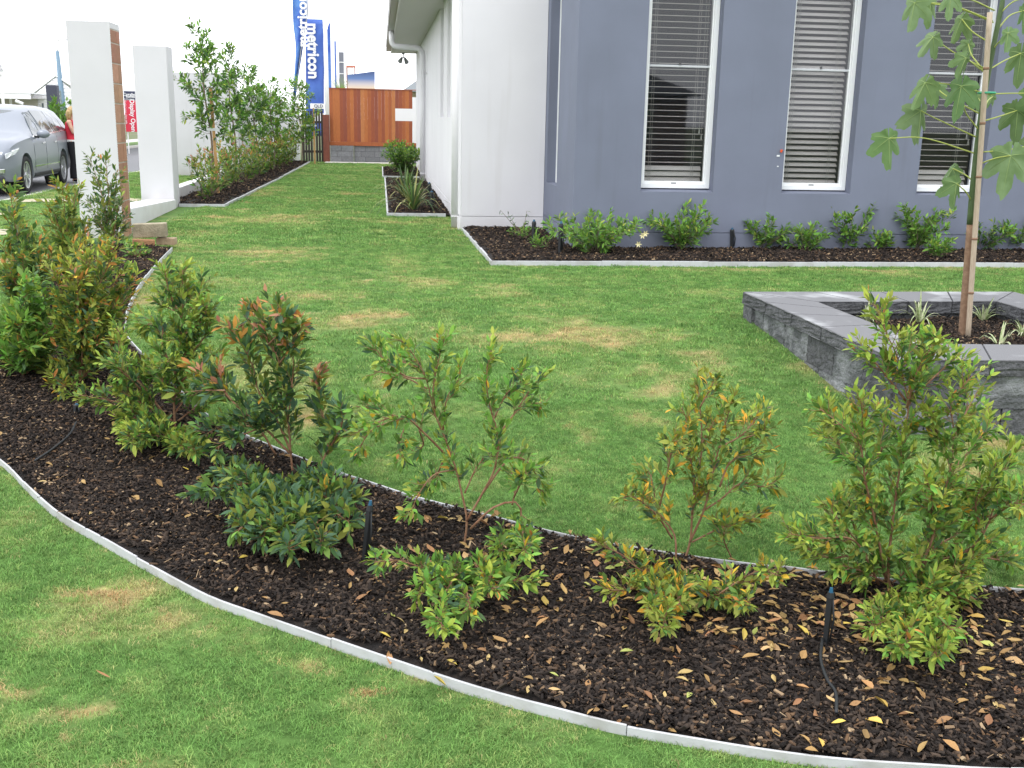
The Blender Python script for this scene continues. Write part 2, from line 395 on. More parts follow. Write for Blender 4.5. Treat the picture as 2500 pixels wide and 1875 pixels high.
def random_stems(base, height, spread, n, lean=.0, n_pts=7, curve=.5):
    st = []
    for k in range(n):
        a = 2*pi*(k+random.random()*.8)/n; rr = spread*math.sqrt(random.uniform(.08, 1)); h = height*random.uniform(.62, 1)*(1-.3*(rr/spread)**2)
        tip = np.array([cos(a)*rr, sin(a)*rr, h]); mid = tip*np.array([curve, curve, .55])+rng.normal(size=3)*.015
        st.append(catmull(np.array([[0, 0, 0], mid, tip])+np.asarray(base), n_pts))
    return st

# ================================================================== SETTING
K = 1.1302                                       # survey sheet scale for the points below
OUTER = [gp(a*K, b*K, .034)[:2] for a, b in [(2212, 1660), (2000, 1650), (1800, 1636), (1650, 1617), (1500, 1593), (1350, 1567), (1200, 1530), (1100, 1504), (1000, 1475), (900, 1442), (800, 1408),
         (680, 1367), (560, 1325), (450, 1285), (330, 1222), (240, 1172), (130, 1110), (60, 1050), (0, 992)]]
OUTER = [OUTER[0]+np.array([1.1, -.02]), OUTER[0]+np.array([.55, -.03])]+OUTER+[np.array([-2.42, 6.1]), np.array([-2.72, 7.2]), gp(0, 802, .05)[:2], gp(27, 775, .05)[:2], np.array([-2.93, 9.6]), np.array([-3.12, 11.3]), np.array([-3.35, 12.9])]
INNER = [gp(a*K, b*K, .044)[:2] for a, b in [(2212, 1274), (1900, 1250), (1700, 1225), (1500, 1200), (1300, 1168), (1180, 1143), (1050, 1110), (900, 1072), (800, 1040), (680, 1000)]]
INNER += [gp(a, b, .05)[:2] for a, b in [(588, 1053), (549, 1032), (497, 1003)]]+[np.array([-1.38, 6.85])]+[gp(a, b, .05)[:2] for a, b in [(312, 820), (307, 779), (312, 748), (334.5, 702.6), (371, 653), (420, 603)]]
INNER = [INNER[0]+np.array([1.2, -.25]), INNER[0]+np.array([.6, -.14])]+INNER
OUT_C = catmull(OUTER, 200); IN_C = catmull(INNER, 200)
BED_FRONT = np.vstack([OUT_C, IN_C[::-1]])
XW = 1.10                                        # side wall of the house
YG, XG, YWF = 12.66, 2.25, 15.0                  # front of grey wing, its left face, white front wall
BED_HOUSE = np.array([(1.17, 11.38), (9.5, 11.42), (9.5, 12.9), (2.25, 12.9), (2.25, 15.1), (1.12, 15.1)])
BED_SIDE = np.array([(.10, 17.25), (1.15, 17.25), (1.15, 27.8), (.10, 27.8)])
BED_SIDE2 = np.array([(.05, 28.6), (1.15, 28.6), (1.15, 34.3), (.05, 34.3)])
BED_LEFT = np.array([(-3.45, 18.75), (-2.62, 18.75), (-2.48, 27), (-2.4, 37.8), (-3.6, 37.8), (-3.6, 18.75)])
PLANT = np.array([(2.90, 8.34), (2.96, 5.80), (5.25, 5.62), (5.25, 8.36)])
PLANT_IN = np.array([(3.33, 7.84), (3.38, 6.25), (4.83, 6.13), (4.81, 7.87)])

# far ground, one sheet to the horizon
gx = np.r_[-900, -500, -250, -120, -60, -40, np.arange(-30, 31, 3.), 40, 60, 120, 250, 500, 900]
gy = np.r_[-900, -400, -150, -60, -20, -5, 0, 2, 3, 4, 4.8, 5.4, 5.9, 6.5, 7, 7.6, 8.3, 9.2, 12, 20, 40, 60, 90, 150, 300, 600, 1500]
mb = MB(); mb.grid([(x, y, float(tz(y))-.10) for y in gy for x in gx], len(gy), len(gx))
struct(mb.build('ground', mat('far ground', (.085, .13, .04), .95, (.14, .13, .07), .25, bump=.2, bscale=3), smooth=True))

# dry grass map (real straw coloured patches in the turf)
PATCH = [(*gp(x, y)[:2], rx, ry, a) for x, y, rx, ry, a in [
    (260, 1450, .22, .13, .85), (130, 1545, .3, .12, .4), (750, 1600, .10, .07, .7), (885, 1720, .11, .075, 1.0), (880, 1780, .07, .05, .7), (160, 1760, .12, .07, .9), (20, 1690, .09, .07, .7), (300, 1840, .14, .06, .8), (380, 1870, .1, .05, .8),
    (560, 690, .8, .35, .6), (390, 640, .45, .35, .75), (640, 540, .7, .5, .85), (700, 530, .5, .5, .9), (530, 545, .3, .5, .7), (760, 800, .35, .3, .55), (850, 790, .35, .15, .8), (980, 640, .25, .8, .6), (1000, 700, .2, .5, .5),
    (1330, 680, .4, .25, .55), (1120, 560, .25, .45, .75), (1330, 745, .4, .25, .4), (1400, 920, .10, .32, .6), (1430, 1060, .10, .2, .5), (1110, 560, .3, .3, .6), (800, 520, .5, .4, .5), (1330, 850, .22, .12, .7), (1340, 780, .12, .1, .5),
    (1900, 800, .10, .35, .9), (1990, 905, .10, .35, .9), (2060, 950, .13, .25, .8), (2500, 1090, .5, .12, .7), (340, 735, .16, .6, .9), (330, 700, .2, .4, .7), (620, 700, .5, .2, .5), (1000, 1230, .25, .09, .35), (1500, 1340, .3, .08, .35), (1280, 520, .3, 1, .4), (1010, 900, .25, .1, .4), (1210, 1000, .2, .2, .3)]]
def dryness(x, y):
    x = np.asarray(x); y = np.asarray(y)
    wx = x+(fbm(x, y, 5, 3)-.5)*.35; wy = y+(fbm(x, y, 5, 9)-.5)*.45
    d = np.clip((fbm(x, y, 1.3, 21, 4)-.60)*2.2, 0, .4)+np.clip((fbm(x, y, 6., 33)-.52)*1.1, 0, .35)
    d = d+np.clip((fbm(x*.55, y*2.2, 1.6, 55, 3)-.58)*2.6, 0, .35)*(y > 6)
    for cx, cy, rx, ry, a in PATCH:
        d = np.maximum(d, a*np.where(cy > 6, .66, 1.)*np.clip(1.35-np.sqrt(((wx-cx)/rx)**2+((wy-cy)/ry)**2), 0, 1))
    for C, wd in ((OUT_C, .05), (IN_C, .07)):                              # browned off along the edging
        if len(x) < 250000:
            sel = (y < 13.5)
            if sel.any():
                D = np.full(len(x), 9.); xs, ys = x[sel], y[sel]; dm = np.full(len(xs), 9.)
                for c in C[::2]: dm = np.minimum(dm, (xs-c[0])**2+(ys-c[1])**2)
                D[sel] = np.sqrt(dm); d = np.maximum(d, .75*np.clip(1.3-D/wd, 0, 1)*fbm(x, y, 9, 77))
    return np.clip(d, 0, 1)

# lawn sheet under the blades
LX0, LX1 = -6.45, 9.4
ly = np.r_[np.arange(1.2, 9, .12), np.arange(9, 18, .3), np.arange(18, 41.3, .6)]
lx = np.r_[np.arange(LX0, -3, .25), np.arange(-3, 3.6, .13), np.arange(3.6, LX1+.2, .3)]
X, Y = np.meshgrid(lx, ly); Zl = tz(Y)+.012*(fbm(X, Y, 1.1, 5)-.5)
mb = MB(); mb.grid(np.stack([X, Y, Zl], -1).reshape(-1, 3), len(ly), len(lx))
GR_STOPS = [(0, (.148, .295, .076)), (.22, (.212, .368, .098)), (.5, (.33, .41, .135)), (.8, (.56, .46, .23)), (1, (.52, .35, .17))]  # blade albedo raised well above turf to carry the bright exposure
GR_SOIL = [(0, (.075, .15, .035)), (.3, (.11, .18, .05)), (.7, (.30, .24, .11)), (1, (.27, .18, .09))]
lawn_m = ramp_mat('turf base', 'dry', GR_SOIL, .95, jitter=None, kind='GEOMETRY', patch=14.)
lawn = mb.build('lawn', lawn_m, smooth=True); struct(lawn)
a = lawn.data.attributes.new('dry', 'FLOAT', 'POINT'); a.data.foreach_set('value', dryness(X.ravel(), Y.ravel()).astype(np.float32))

# street on the left: road, kerb, verge beyond, footpath
ASPH = mat('asphalt', (.14, .145, .155), .85, (.19, .19, .2), 40, bump=.2, bscale=200)
CONC = mat('pale concrete', (.52, .50, .46), .85, (.6, .58, .54), 6, bump=.1, bscale=80)
SAND = mat('sandy soil', (.50, .44, .34), .95, (.36, .33, .2), 7, bump=.3, bscale=40)
struct(MB().box(-11.6, -6.62, -40, 140, -.095, -.075).build('road', ASPH))
struct(MB().box(-6.62, -6.46, -40, 140, -.12, -.012).build('kerb', CONC, bevel=.02))
struct(MB().box(-11.78, -11.6, -40, 140, -.12, .03).build('kerb', CONC, bevel=.02))
struct(MB().box(-13.2, -11.78, -40, 140, -.12, .02).build('verge', mat('verge turf', (.09, .19, .04), .95, (.13, .2, .06), 2)))
struct(MB().box(-14.6, -13.2, -40, 140, -.12, .026).build('footpath', CONC))

# bare sandy patches on the verge
VERGE_BARE = [(-5.75, 19.6, .62, .42), (-4.55, 19.9, .34, .5), (-5.9, 16.6, .42, .5), (-4.9, 14.3, .5, .38)]
for cx, cy, rx, ry in VERGE_BARE:
    pts = [(cx+rx*cos(t)*(.45+.95*fbm(4*cos(t)+cx, 4*sin(t)+cy, 1.1)), cy+ry*sin(t)*(.45+.95*fbm(4*cos(t)+cx, 4*sin(t)+cy, 1.1)), .016) for t in np.linspace(0, 2*pi, 44, endpoint=False)]
    struct(MB().add([(cx, cy, .022)]+[tuple(float(q) for q in p) for p in pts], [(0, 1+i, 1+(i+1) % 44) for i in range(44)]).build('sand_patch', SAND))
struct(MB().box(-1.9, 1.05, 37.55, 38.62, -.05, .02).build('concrete_slab', CONC))

# mulch beds
MULCH = mat('damp bark mulch', (.013, .011, .010), .9, (.030, .021, .016), 35, (.42, .68), bump=.9, bscale=90)
def bed_surface(x, y):
    return tz(y)+.022+.035*(fbm(x, y, 2.3, 41)-.3)+.014*(fbm(x, y, 14, 43)-.5)
N, Mw = 200, 16
mb = MB(); V = []
for i in range(N):
    for j in range(Mw):
        t = j/(Mw-1); p = OUT_C[i]*(1-t)+IN_C[i]*t; z = float(bed_surface(p[0], p[1]))
        edge = min(t, 1-t)*2; V.append((p[0], p[1], z-.006+.02*math.sin(pi*t)))
mb.grid(V, N, Mw); front_bed = struct(mb.build('front_mulch_bed', MULCH, smooth=True))
def poly_bed(name, poly, h=.045, n=None):
    x0, y0 = poly.min(0); x1, y1 = poly.max(0); st = max((x1-x0), (y1-y0))/60; mb = MB()
    P = [(float(a), float(b), h) for a, b in poly]; me_pts = P
    bm = bmesh.new(); vs = [bm.verts.new(p) for p in P]; bm.faces.new(vs); bmesh.ops.triangulate(bm, faces=bm.faces)
    for _ in range(4 if n is None else n): bmesh.ops.subdivide_edges(bm, edges=bm.edges, cuts=1, use_grid_fill=True)
    for v in bm.verts: v.co.z = h+.03*(float(fbm(v.co.x, v.co.y, 2.5, 11))-.5)+.012*(float(fbm(v.co.x, v.co.y, 12, 12))-.5)
    me = bpy.data.meshes.new(name); bm.to_mesh(me); bm.free(); me.materials.append(MULCH)
    return struct(link(name, me))
house_bed = poly_bed('house_mulch_bed', BED_HOUSE, .05, 5); side_bed = poly_bed('side_mulch_bed', BED_SIDE); side_bed2 = poly_bed('side_mulch_bed', BED_SIDE2); left_bed = poly_bed('hedge_mulch_bed', BED_LEFT)

# white edging strips
EDGE_M = mat('white edging', (.52, .53, .55), .55, (.34, .33, .31), 6, (.45, .8), bump=.08)
def edging(name, label, C, seg_len=1.15, h=.055, wd=.011, zf=tz, d0=-.05):
    C = np.asarray(C, float); L = np.r_[0, np.cumsum(np.linalg.norm(np.diff(C, axis=0), axis=1))]
    root = thing(name, (C[0][0], C[0][1], float(zf(C[0][1]))), label, 'garden edging')
    nseg = max(1, int(round(L[-1]/seg_len)))
    for k in range(nseg):
        s0, s1 = L[-1]*k/nseg+.0012, L[-1]*(k+1)/nseg-.0012; ss = np.r_[s0, L[(L > s0) & (L < s1)], s1]
        P = np.stack([np.interp(ss, L, C[:, 0]), np.interp(ss, L, C[:, 1])], 1); T = np.gradient(P, axis=0); T /= np.linalg.norm(T, axis=1)[:, None]; Nn = np.stack([-T[:, 1], T[:, 0]], 1)*wd*.5
        hz = h+random.uniform(-.004, .004); V = []
        for p, nn in zip(P, Nn):
            z = float(zf(p[1])); V += [(*(p-nn), z+d0), (*(p-nn), z+hz), (*(p+nn), z+hz), (*(p+nn), z+d0)]
        n = len(P); Fs = [(4*i+a, 4*i+b, 4*i+4+b, 4*i+4+a) for i in range(n-1) for a, b in ((0, 1), (1, 2), (2, 3), (3, 0))]+[(0, 1, 2, 3), (4*n-4, 4*n-3, 4*n-2, 4*n-1)]
        MB().add(V, Fs).build('strip', EDGE_M, root, bevel=.002, seg=1)
    return root
edging('garden_edging', 'long white edging curving along the near lawn in the foreground', OUT_C, h=.037, wd=.009)
edging('garden_edging', 'white edging between the foreground shrubs and the main lawn', IN_C, h=.046, wd=.009)
flat0 = lambda y: 0.
edging('garden_edging', 'white edging along the mulch bed under the three windows', [(1.12, 14.95), (1.15, 13.2), (1.17, 11.38), (3, 11.39), (5, 11.40), (7, 11.41), (9.5, 11.42)], h=.055, wd=.025, zf=flat0)
edging('garden_edging', 'white edging around the strappy plant bed beside the white side wall', [(1.02, 17.25), (.10, 17.25), (.10, 22), (.10, 27.8)], h=.06, wd=.03, zf=flat0)
edging('garden_edging', 'white edging around the round bush near the timber fence', [(1.0, 28.6), (.05, 28.6), (.05, 34.3)], h=.06, wd=.03, zf=flat0)
edging('garden_edging', 'white edging along the foot of the red-tipped hedge', [(-3.37, 18.75), (-2.62, 18.75), (-2.48, 27), (-2.4, 37.8)], h=.05, wd=.03, zf=flat0)

# ------------------------------------------------------------------ grass blades
def clump(name, nb, rad, h, wd, M, seed):
    r = np.random.default_rng(seed); mb = MB()
    for _ in range(nb):
        a = r.uniform(0, 2*pi); d = rad*math.sqrt(r.random()); b = np.array([cos(a)*d, sin(a)*d, -.004]); az = r.uniform(0, 2*pi); ln = r.uniform(.25, 1.5); hh = h*r.uniform(.55, 1.15)
        u = np.array([cos(az), sin(az), 0]); s = np.array([-sin(az), cos(az), 0])*wd*.5*r.uniform(.7, 1.3)
        m_ = b+u*hh*ln*.4+UP*hh*.62; t = b+u*hh*ln+UP*hh*r.uniform(.75, 1.)
        mb.add([b-s, b+s, m_+s*.75, m_-s*.75, t], [(0, 1, 2, 3), (3, 2, 4)])
    return source(name, mb, M)
BLADE = ramp_mat('grass blade', 'dry', GR_STOPS, .6, transl=.28, jamt=.42)
near_c = [clump('turf_tuft', 19, .032, .018, .0023, BLADE, s) for s in range(4)]
mid_c = [clump('turf_tuft', 24, .060, .021, .0038, BLADE, 10+s) for s in range(4)]
far_c = [clump('turf_tuft', 26, .11, .026, .0075, BLADE, 20+s) for s in range(4)]
def grass(name, label, x0, x1, y0, y1, dens, src, s=(.7, 1.25), verge=False):
    n = int((x1-x0)*(y1-y0)*dens); x = rng.uniform(x0, x1, n); y = rng.uniform(y0, y1, n)
    # keep what the lens can see, with a wide margin
    q = np.stack([x, y, np.full(n, -H_CAM)], 1); dep = q@AX_F; u = (q@AX_R)/np.maximum(dep, .1)
    k = (dep > .3) & (np.abs(u)*np.maximum(dep, .1) < .50*dep+1.1)
    for poly in (BED_FRONT, BED_HOUSE, BED_SIDE, BED_SIDE2, BED_LEFT, PLANT): k &= ~inside(x, y, poly)
    k &= ~((x > XW-.02) & (y > 14.98)) & ~((x > XG) & (y > 12.6)) & ~((x > -1.9) & (y > 37.6))
    if not verge: k &= ~((x < -3.0) & (y > 13.7))
    else:
        for cx, cy, rx, ry in VERGE_BARE: k &= (((x-cx)/rx)**2+((y-cy)/ry)**2 > .25+.7*fbm(x, y, 6, 2))
        k &= ~((x > -3.75) & (y > 13.6)) & ~((x > -3.7) & (x < -3.1) & (y > 13.6))
    x, y = x[k], y[k]; n = len(x); d = dryness(x, y)
    d = np.clip(d+rng.normal(size=n)*.15+.075+.35*(rng.random(n) < .06)+.14*(fbm(x, y, 9., 91)-.5), 0, 1)
    if verge: d = np.clip(d*.6+.25*fbm(x, y, 2, 8), 0, 1)
    z = tz(y)+.012*(fbm(x, y, 1.1, 5)-.5)
    rot = np.stack([rng.normal(size=n)*.12, rng.normal(size=n)*.12, rng.uniform(0, 2*pi, n)], 1)
    sc = rng.uniform(*s, n)*(.8+.5*fbm(x, y, 3., 15))*(1-.25*d)
    o = scatter(name, np.stack([x, y, z], 1), rot, sc, rng.integers(0, len(src), n), {'dry': d, 'rnd': rng.random(n)}, src)
    return tag(o, label, 'grass', kind='stuff')
grass('grass', 'close-cut green and straw turf in the foreground', -2.9, 4.9, 1.5, 6.4, 2500, near_c)
grass('grass', 'close-cut turf of the main lawn between bed and planter', -4.2, 9.4, 6.4, 13.2, 620, mid_c)
grass('grass', 'turf running back beside the white side wall', -3.2, 1.2, 13.2, 38, 260, far_c)
grass('grass', 'patchy grass verge between the white piers and the road', -6.45, -3.0, 8, 34, 130, far_c, verge=True)

# ------------------------------------------------------------------ bark chips and fallen leaves
def chip(name, L_, W_, T_, M, seed):
    r = np.random.default_rng(seed); j = lambda: r.uniform(.7, 1.2)
    P = [(-L_/2*j(), -W_/2*j(), 0), (L_/2*j(), -W_/2*j(), 0), (L_/2*j(), W_/2*j(), 0), (-L_/2*j(), W_/2*j(), 0)]; P = P+[(p[0]*.85, p[1]*.8, T_*j()) for p in P]
    return source(name, MB().hexa(P), M)
def chip_mat():
    M = bpy.data.materials.new('bark chip'); M.use_nodes = True; n = M.node_tree.nodes; L = M.node_tree.links; b = n['Principled BSDF']; b.inputs['Roughness'].default_value = .85; b.inputs['Specular IOR Level'].default_value = .15
    a = n.new('ShaderNodeAttribute'); a.attribute_type = 'INSTANCER'; a.attribute_name = 'rnd'; ge = n.new('ShaderNodeNewGeometry'); ad = n.new('ShaderNodeMath'); ad.operation = 'ADD'; fr = n.new('ShaderNodeMath'); fr.operation = 'FRACT'
    L.new(a.outputs['Fac'], ad.inputs[0]); L.new(ge.outputs['Random Per Island'], ad.inputs[1]); L.new(ad.outputs[0], fr.inputs[0]); cr = n.new('ShaderNodeValToRGB'); e = cr.color_ramp.elements
    st = [(0, (.008, .0065, .006)), (.35, (.022, .0175, .0155)), (.66, (.044, .034, .028)), (.87, (.080, .057, .042)), (.955, (.15, .09, .05)), (1, (.42, .31, .19))]
    while len(e) < len(st): e.new(.5)
    for k, (p, c) in enumerate(st): e[k].position = p; e[k].color = (*c, 1)
    L.new(fr.outputs[0], cr.inputs[0]); L.new(cr.outputs[0], b.inputs['Base Color']); return M
CHIP = chip_mat()
def chip_heap(seed, n, rad, fibre=.2):
    r = np.random.default_rng(seed); mb = MB()
    for _ in range(n):
        if r.random() < fibre: L_, W_, T_ = r.uniform(.03, .06), r.uniform(.0018, .004), .002
        else: L_, W_, T_ = r.uniform(.010, .036), r.uniform(.005, .013), r.uniform(.003, .007)
        j_ = lambda: r.uniform(.6, 1.2)
        P = [(-L_/2*j_(), -W_/2*j_(), 0), (L_/2*j_(), -W_/2*j_(), 0), (L_/2*j_(), W_/2*j_(), 0), (-L_/2*j_(), W_/2*j_(), 0)]; P = np.array(P+[(p[0]*.85, p[1]*.75, T_*j_()) for p in P])
        R3 = np.array(Matrix.Rotation(r.uniform(0, 6.28), 3, 'Z') @ Matrix.Rotation(r.normal()*.35, 3, 'Y') @ Matrix.Rotation(r.normal()*.35, 3, 'X')); a = r.uniform(0, 6.28); d = rad*math.sqrt(r.random())
        mb.hexa(P@R3.T+[cos(a)*d, sin(a)*d, r.uniform(-.004, .008)])
    return source('bark_heap', mb, CHIP)
chips = [chip_heap(k, 7, .032) for k in range(8)]
def chip_field(name, poly, dens, parent, zf, s=(.75, 1.25)):
    x0, y0 = poly.min(0); x1, y1 = poly.max(0); n = int((x1-x0)*(y1-y0)*dens); x = rng.uniform(x0, x1, n); y = rng.uniform(y0, y1, n)
    q = np.stack([x, y, np.full(n, -H_CAM)], 1); dep = q@AX_F; u = (q@AX_R)/np.maximum(dep, .1)
    k = inside(x, y, poly) & (dep > .3) & (np.abs(u)*np.maximum(dep, .1) < .50*dep+1.1)
    for a_, b_ in zip(poly, np.roll(poly, -1, 0)):                          # keep clear of the edging
        d_ = b_-a_; t_ = np.clip(((x-a_[0])*d_[0]+(y-a_[1])*d_[1])/max(d_@d_, 1e-9), 0, 1); k &= (x-a_[0]-t_*d_[0])**2+(y-a_[1]-t_*d_[1])**2 > (.030*s[1])**2
    x, y = x[k], y[k]; n = len(x)
    rot = np.stack([rng.normal(size=n)*.12, rng.normal(size=n)*.12, rng.uniform(0, 2*pi, n)], 1)
    o = scatter(name, np.stack([x, y, zf(x, y)+rng.uniform(-.004, .010, n)], 1), rot, rng.uniform(*s, n), rng.integers(0, len(chips), n), {'rnd': np.clip(rng.random(n)**.9, 0, 1), 'rn2': rng.random(n)}, chips, parent)
    o['kind'] = 'stuff'; return o
def front_z(x, y): return bed_surface(x, y)+.008
chip_field('bark_chips', BED_FRONT, 2300, front_bed, front_z)
hz = lambda x, y: .05+.03*(fbm(x, y, 2.5, 11)-.5)+.006
chip_field('bark_chips', BED_HOUSE, 420, house_bed, hz, (1, 1.7)); chip_field('bark_chips', BED_SIDE, 150, side_bed, hz, (1.3, 2)); chip_field('bark_chips', BED_LEFT, 110, left_bed, hz, (1.3, 2.2)); chip_field('bark_chips', BED_SIDE2, 80, side_bed2, hz, (1.4, 2.2))

FALL = [mat('dry leaf tan', (.40, .24, .095), .75, (.27, .15, .06), 40, rand=.3), mat('dry leaf pale', (.50, .36, .16), .75, (.38, .25, .10), 40, rand=.25),
        mat('dry leaf brown', (.24, .125, .05), .8, (.32, .18, .075), 40, rand=.3), mat('fallen yellow leaf', (.56, .40, .07), .65, (.46, .32, .08), 30, rand=.25), mat('fallen lime leaf', (.40, .42, .11), .65, rand=.2)]
FW = [.46, .22, .2, .08, .04]
def fall_shape(seed):
    r = np.random.default_rng(seed); V, Fs = leaf_template(w=r.uniform(.34, .50), fold=r.uniform(.05, .4), droop=r.uniform(-.3, .3)); V = V-[0, .5, 0]; V[:, 0] += .10*np.sin(V[:, 1]*3)*r.uniform(-1, 1); return V, Fs
fall_shapes = [fall_shape(s) for s in range(6)]; fall_me = {}
for a_ in range(6):
    for b_ in range(5):
        me = bpy.data.meshes.new('fallen_leaf'); me.from_pydata(fall_shapes[a_][0].tolist(), [], fall_shapes[a_][1]); me.materials.append(FALL[b_]); fall_me[a_, b_] = me
# litter lies thickest below the yellowing shrubs on the right
n = 30000; x = rng.uniform(-2.9, 3.4, n); y = rng.uniform(2.2, 12, n)
wgt = .05+1.7*np.exp(-(((x-1.95)/.5)**2+((y-3.5)/.42)**2))+1.3*np.exp(-(((x-1.25)/.45)**2+((y-3.85)/.42)**2))+.5*np.exp(-(((x-.35)/.5)**2+((y-4.1)/.42)**2))+.17*np.clip((x+.2)*1.2, 0, 1)+.05*(x > -.9)
k = inside(x, y, BED_FRONT) & (rng.random(n) < wgt*.50) & (rng.random(n) < np.where(y > 6, .35, 1)); x, y = x[k], y[k]; n = len(x)
sz = rng.uniform(.030, .068, n); z = front_z(x, y)+rng.uniform(.014, .028, n)
order = np.argsort(-(sz/np.hypot(x, y))); extra = MB()
for c_, i in enumerate(order):
    ci = int(rng.choice(5, p=FW)); si = int(rng.integers(6)); R3 = np.array((Matrix.Rotation(rng.uniform(0, 2*pi), 3, 'Z') @ Matrix.Rotation(rng.normal()*.26, 3, 'X') @ Matrix.Rotation(rng.normal()*.26, 3, 'Y')))
    if c_ < 300:
        o = bpy.data.objects.new('fallen_leaf', fall_me[si, ci]); COL.objects.link(o); o.parent = front_bed
        M4 = Matrix((R3*sz[i]).tolist()).to_4x4(); M4.translation = (x[i], y[i], z[i]); o.matrix_local = M4
    else: extra.add(fall_shapes[si][0]@R3.T*sz[i]+[x[i], y[i], z[i]], fall_shapes[si][1], ci)
if extra.v: extra.build('leaf_litter', FALL, front_bed)['kind'] = 'stuff'
# a few leaves blown onto the near lawn
for q, (px_, py_) in enumerate([(950, 1608), (1072, 1665), (1512, 1757), (1633, 1778), (2120, 1780), (2118, 1030), (250, 1650)]):
    p = gp(px_, py_, .03); o = bpy.data.objects.new('fallen_leaf', fall_me[q % 6, (0, 3, 2, 0, 1, 3, 0)[q]]); COL.objects.link(o); o.parent = lawn; o.scale = (.055,)*3; o.location = p; o.rotation_euler = (.3, .3, q*1.3)

# ================================================================== HOUSE
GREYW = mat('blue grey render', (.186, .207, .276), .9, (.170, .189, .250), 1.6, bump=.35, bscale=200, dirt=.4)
WHITEW = mat('white render', (.76, .755, .78), .85, (.73, .725, .75), 1.4, bump=.2, bscale=200, dirt=.28)  # green pulled down in the paint to cancel light bounced off the lawn
WFRAME = mat('white window frame', (.82, .84, .85), .35)
SOFF = mat('grey soffit paint', (.56, .545, .53), .7)
ROOFM = mat('dark roof steel', (.12, .125, .13), .5)
house = thing('house', (5, 20, 0), 'rendered house with slate blue front wing, white side wall and grey eaves', 'house')
ZT = 3.75
WIN = [(3.06, 3.94), (4.795, 5.66), (6.51, 7.36)]; WB, WT = .755, 3.32
wx0, wx1 = XG, 10.6; th = .26
mb = MB(); edges = [wx0]+[e for a_, b_ in WIN for e in (a_, b_)]+[wx1]
mb.box(wx0, wx1, YG, YG+th, .245, WB-.04); mb.box(wx0, wx1, YG, YG+th, WT, ZT)
for i in range(0, len(edges), 2): mb.box(edges[i], edges[i+1], YG, YG+th, WB-.04, WT)
for a_, b_ in WIN:                                                          # sloping sills
    mb.hexa([(a_, YG, WB-.04), (b_, YG, WB-.04), (b_, YG+th, WB-.04), (a_, YG+th, WB-.04), (a_, YG, WB-.032), (b_, YG, WB-.032), (b_, YG+th, WB), (a_, YG+th, WB)])
mb.box(wx0-.003, wx1, YG-.003, YG+th, -.1, .238)                            # plinth below the control joint
SY0, SY1, SZ0 = 13.92, 14.78, .70                                          # narrow side opening
mb.box(XG, XG+th, YG+th, SY0, .245, ZT); mb.box(XG, XG+th, SY1, YWF+.2, .245, ZT); mb.box(XG, XG+th, SY0, SY1, .245, SZ0); mb.box(XG, XG+th, SY0, SY1, 3.3, ZT); mb.box(XG-.003, XG+th, YG+th, YWF+.2, -.1, .238)
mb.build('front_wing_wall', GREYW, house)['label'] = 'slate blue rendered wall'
mb = MB(); mb.box(XW, XG-.004, YWF, YWF+.2, .215, ZT); mb.box(XW-.003, XG-.004, YWF-.003, YWF+.2, -.1, .208)
mb.box(XW, XW+.2, YWF+.2, 17.6, .215, ZT); mb.box(XW, XW+.2, 17.6, 18.4, .215, 1.55); mb.box(XW, XW+.2, 18.4, 19.5, .215, ZT); mb.box(XW, XW+.2, 19.5, 20.5, .215, 1.55); mb.box(XW, XW+.2, 20.5, 34.4, .215, ZT)
for y0, y1 in ((17.6, 18.4), (19.5, 20.5)): mb.box(XW+.10, XW+.2, y0, y1, 1.55, ZT)
mb.box(XW-.003, XW+.2, YWF+.2, 34.4, -.1, .208); mb.box(XW+.2, 9, 34.2, 34.4, -.1, ZT)
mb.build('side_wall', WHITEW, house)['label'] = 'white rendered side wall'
mb = MB(); mb.box(.36, XW+.3, 16.5, 34.4, 3.45, 3.47); mb.build('soffit', SOFF, house)
mb = MB(); mb.box(.335, .36, 16.5, 34.42, 3.43, 3.64); mb.build('fascia', mat('fascia paint', (.62, .60, .58), .6), house)
mb = MB(); mb.box(.20, .335, 16.45, 34.46, 3.50, 3.512); mb.box(.19, .205, 16.45, 34.46, 3.50, 3.63); mb.tube([(.19, 16.45, 3.635), (.19, 34.46, 3.635)], .012, 8)
mb.build('gutter', mat('gutter grey', (.40, .38, .37), .45), house)
mb = MB(); mb.add([(.20, 16.4, 3.65), (.20, 34.6, 3.65), (5.5, 34.6, 5.1), (5.5, 16.4, 5.1), (10.8, 34.6, 3.65), (10.8, 16.4, 3.65)], [(0, 1, 2, 3), (3, 2, 4, 5)]); mb.build('roof', ROOFM, house)
mb = MB(); mb.box(XG+th, wx1, YG+th, 16.4, 3.3, 3.32); mb.box(XW+.2, XG, YWF+.2, 16.6, 3.7, 3.74); mb.build('ceiling', SOFF, house)
def downpipe(path, label, rad=.052):
    o = MB().tube(catmull(path, 60), rad, 16).build('downpipe', WHITEW, house, smooth=True); o['label'] = label; return o
yP = 26.4
p = MB().tube(np.array([(.275, yP, 3.52), (.275, yP, 3.30), (.285, yP, 3.22), (.33, yP, 3.165), (.40, yP, 3.15), (.84, yP, 3.13), (.93, yP, 3.11), (.985, yP, 3.04), (1.0, yP, 2.95), (1.0, yP, 2.0), (1.0, yP, 0)]), .065, 16).build('downpipe', WHITEW, house, smooth=True)
tag(p, 'white downpipe bending down from the gutter'); MB().box(1.05, 1.102, yP-.08, yP+.08, 2.55, 2.58).build('bracket', WHITEW, p); MB().box(.932, 1.068, yP-.068, yP+.068, .235, .25).build('collar', WHITEW, p)
p = MB().tube([(1.055, 15.42, -.05), (1.055, 15.42, 3.5)], .068, 18).build('downpipe', WHITEW, house, smooth=True); tag(p, 'thick white pipe at the front corner')
